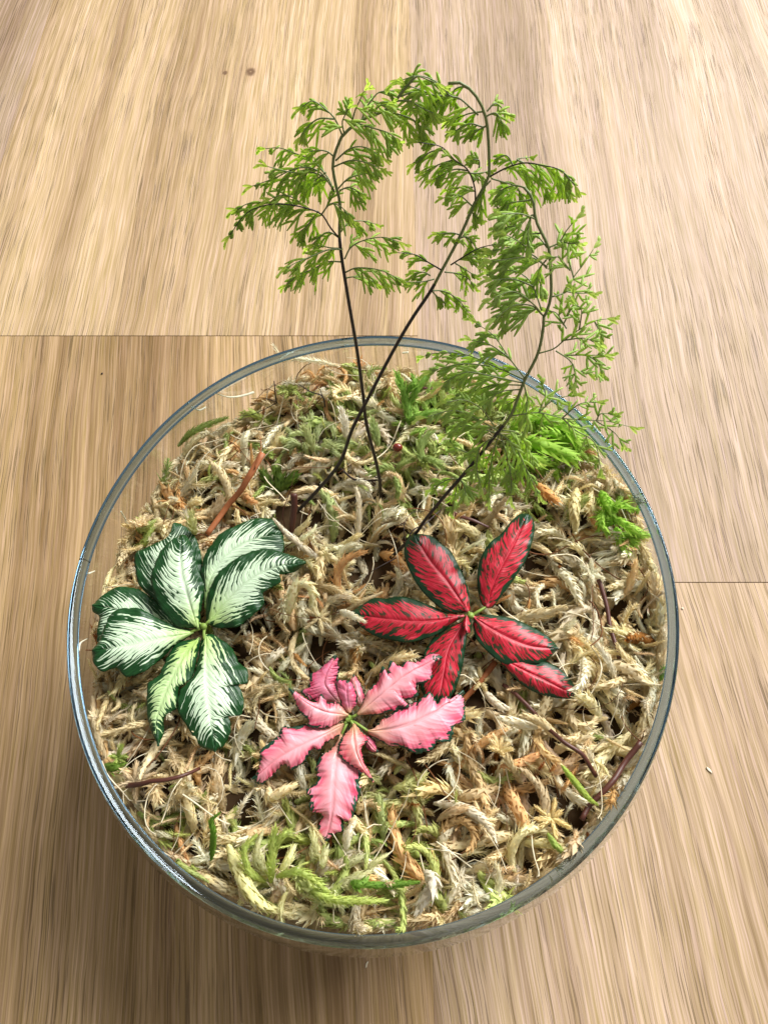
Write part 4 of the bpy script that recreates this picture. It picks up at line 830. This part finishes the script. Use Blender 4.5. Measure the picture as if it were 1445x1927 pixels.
def cushion(label, cx, cy, rx, ry, n, L, r, col, up=.004):
    rg = np.random.default_rng(int(cx+cy)); c0 = zat(cx, cy, up); Vs = []; Fs = []; o_ = 0; Cc = []
    for i in range(n):
        a = rg.random()*2*math.pi; q = math.sqrt(rg.random()); px, py = cx+rx*q*math.cos(a), cy+ry*q*math.sin(a)
        b = zat(px, py, up*(1-q*q)); h = a+rg.normal()*.8; s_ = np.linspace(0, 1, 9)[:, None]; l = L*(.6+.6*rg.random())
        d = np.array([math.cos(h)*.8, -math.sin(h)*.8, 0]); P = b+d*l*s_+np.array([0, 0, 1.])*l*(.9*s_-1.0*s_*s_)+np.array([-d[1], d[0], 0])*l*rg.normal()*.5*s_*s_
        V, F = strand_geo(P, r*(.7+.5*rg.random()), 'loose', 5000+i); V = V-c0; Vs.append(V); Fs.append(F+o_); o_ += len(V)
        k = np.ones((len(V), 4)); k[:, :3] = np.clip(np.array(col)*(.8+.4*rg.random()), 0, .95); Cc.append(k)
    o = tri_mesh('green_moss', np.vstack(Vs), np.vstack(Fs), np.vstack(Cc), m_live); o.location = tuple(c0); thing('green_moss', label, 'moss', ob=o)
cushion('dense bright lime moss cushion half under the pale fern at the back right', 1035, 835, 62, 45, 80, .0075, .0010, (.52, .74, .15), .007)
cushion('light green moss cushion in the middle of the back edge left of the pale fern', 820, 790, 65, 48, 56, .007, .0009, (.46, .66, .17), .004)
cushion('pale yellow-green moss cushion spreading along the front left of the rim', 590, 1650, 115, 30, 22, .010, .0010, (.80, .82, .50), .003)
cushion('small leafy lime moss cushion against the right glass wall', 1168, 985, 36, 34, 18, .008, .0012, (.46, .72, .13), .004)
cushion('dusty green moss patch between the two left fern stems', 600, 835, 55, 36, 24, .007, .0010, (.58, .66, .34), .003)
cushion('yellow-green moss patch just right of the bottom pink leaf', 740, 1478, 48, 30, 18, .009, .0010, (.66, .68, .32), .002)

def on_glass(px, py):
    best = None
    for z in np.linspace(ZR-.003, ZR-.030, 55):
        p = W(px, py, z); d = abs(math.hypot(p[0], p[1])-float(inner_r(math.atan2(p[1], p[0]), z))+.0002)
        if best is None or d < best[0]: best = (d, p)
    return best[1]
def glass_bit(name, label, cat, pts, r0, r1, mat):
    P = spline([on_glass(*p) for p in pts], 10); root = P[0].copy(); V, F = tube(P-root, np.linspace(r0, r1, 10), 6, .6)
    o = mesh(name, V, F, mat); o.location = tuple(root); thing(name, label, cat, ob=o)
m_fl = simple('pale_fleck', (.86, .80, .64), .6, .4, .3, vs=900.)
for lb, pts, r0, r1 in [
    ('white moss fleck stuck to the glass beside the left white-veined leaf', [(168, 1079), (178, 1075)], .0006, .0004),
    ('tiny white fleck on the back glass between the fern stems', [(757, 664), (768, 663)], .0005, .0005),
    ('tiny white fleck on the back glass just left of the black fern stem', [(648, 650), (656, 649)], .0004, .0003),
    ('long pale wisp of moss stuck on the glass at the upper left', [(405, 740), (430, 747), (455, 745), (478, 738)], .0003, .0006),
    ('ragged yellowish scrap on the glass under the upper left rim', [(362, 766), (375, 772), (388, 766)], .0006, .0004),
    ('curled pale strand on the glass at the far left below the leaves', [(148, 1225), (152, 1210), (165, 1202)], .0005, .0003),
    ('thin straight pale sliver on the upper left glass wall', [(228, 962), (238, 980), (247, 1002)], .0003, .0005),
    ('white fleck caught on the lower left glass near the rim', [(304, 1594), (307, 1603)], .0005, .0004)]:
    glass_bit('glass_fleck', lb, 'fleck', pts, r0, r1, m_fl)
glass_bit('black_hair', 'short black hair across the rim at the far left', 'hair', [(150, 1052), (160, 1054), (170, 1063)], .00015, .00015, m_dk)
glass_bit('black_hair', 'long dark fibre on the left glass below the pale strand', 'hair', [(149, 1232), (151, 1270), (155, 1300), (157, 1320)], .00025, .0001, m_dk)

# ------------------------------------------------------------------ crumbs on the boards and the rim
m_cr = simple('pale_crumb', (.75, .68, .52), .7, .3, vs=900.)
def crumb(label, px, py, z, sx, sy, rot=0., mat=m_cr, name='moss_crumb'):
    c = W(px, py, z); V = []; F = []; a = np.arange(8)*math.pi/4
    for zz, k in ((0, .8), (.35, 1.), (.8, .6)):
        for q in a: V.append((sx*k*math.cos(q)*(1+.25*math.sin(3*q+px)), sy*k*math.sin(q)*(1+.2*math.cos(2*q+py)), zz*min(sx, sy)))
    F = [(i*8+j, i*8+(j+1) % 8, i*8+8+(j+1) % 8, i*8+8+j) for i in range(2) for j in range(8)]+[tuple(range(16, 24))]+[tuple(range(7, -1, -1))]
    o = mesh(name, V, F, mat); o.location = tuple(c); o.rotation_euler = (0, 0, rot); thing(name, label, 'crumb', ob=o)
crumb('tiny pale crumb on the boards at the lower right of the bowl', 1333, 1449, .0002, .0017, .0005, -.9)
crumb('tiny white fleck on the board just right of the bowl', 1283, 1145, .0002, .0005, .0005, .3)
crumb('tiny white fleck on the board in front of the bowl', 690, 1815, .0002, .0004, .0014, -.3)
crumb('tiny dark speck on the lower left board', 193, 703, .0002, .0006, .0006, 0, m_dk)
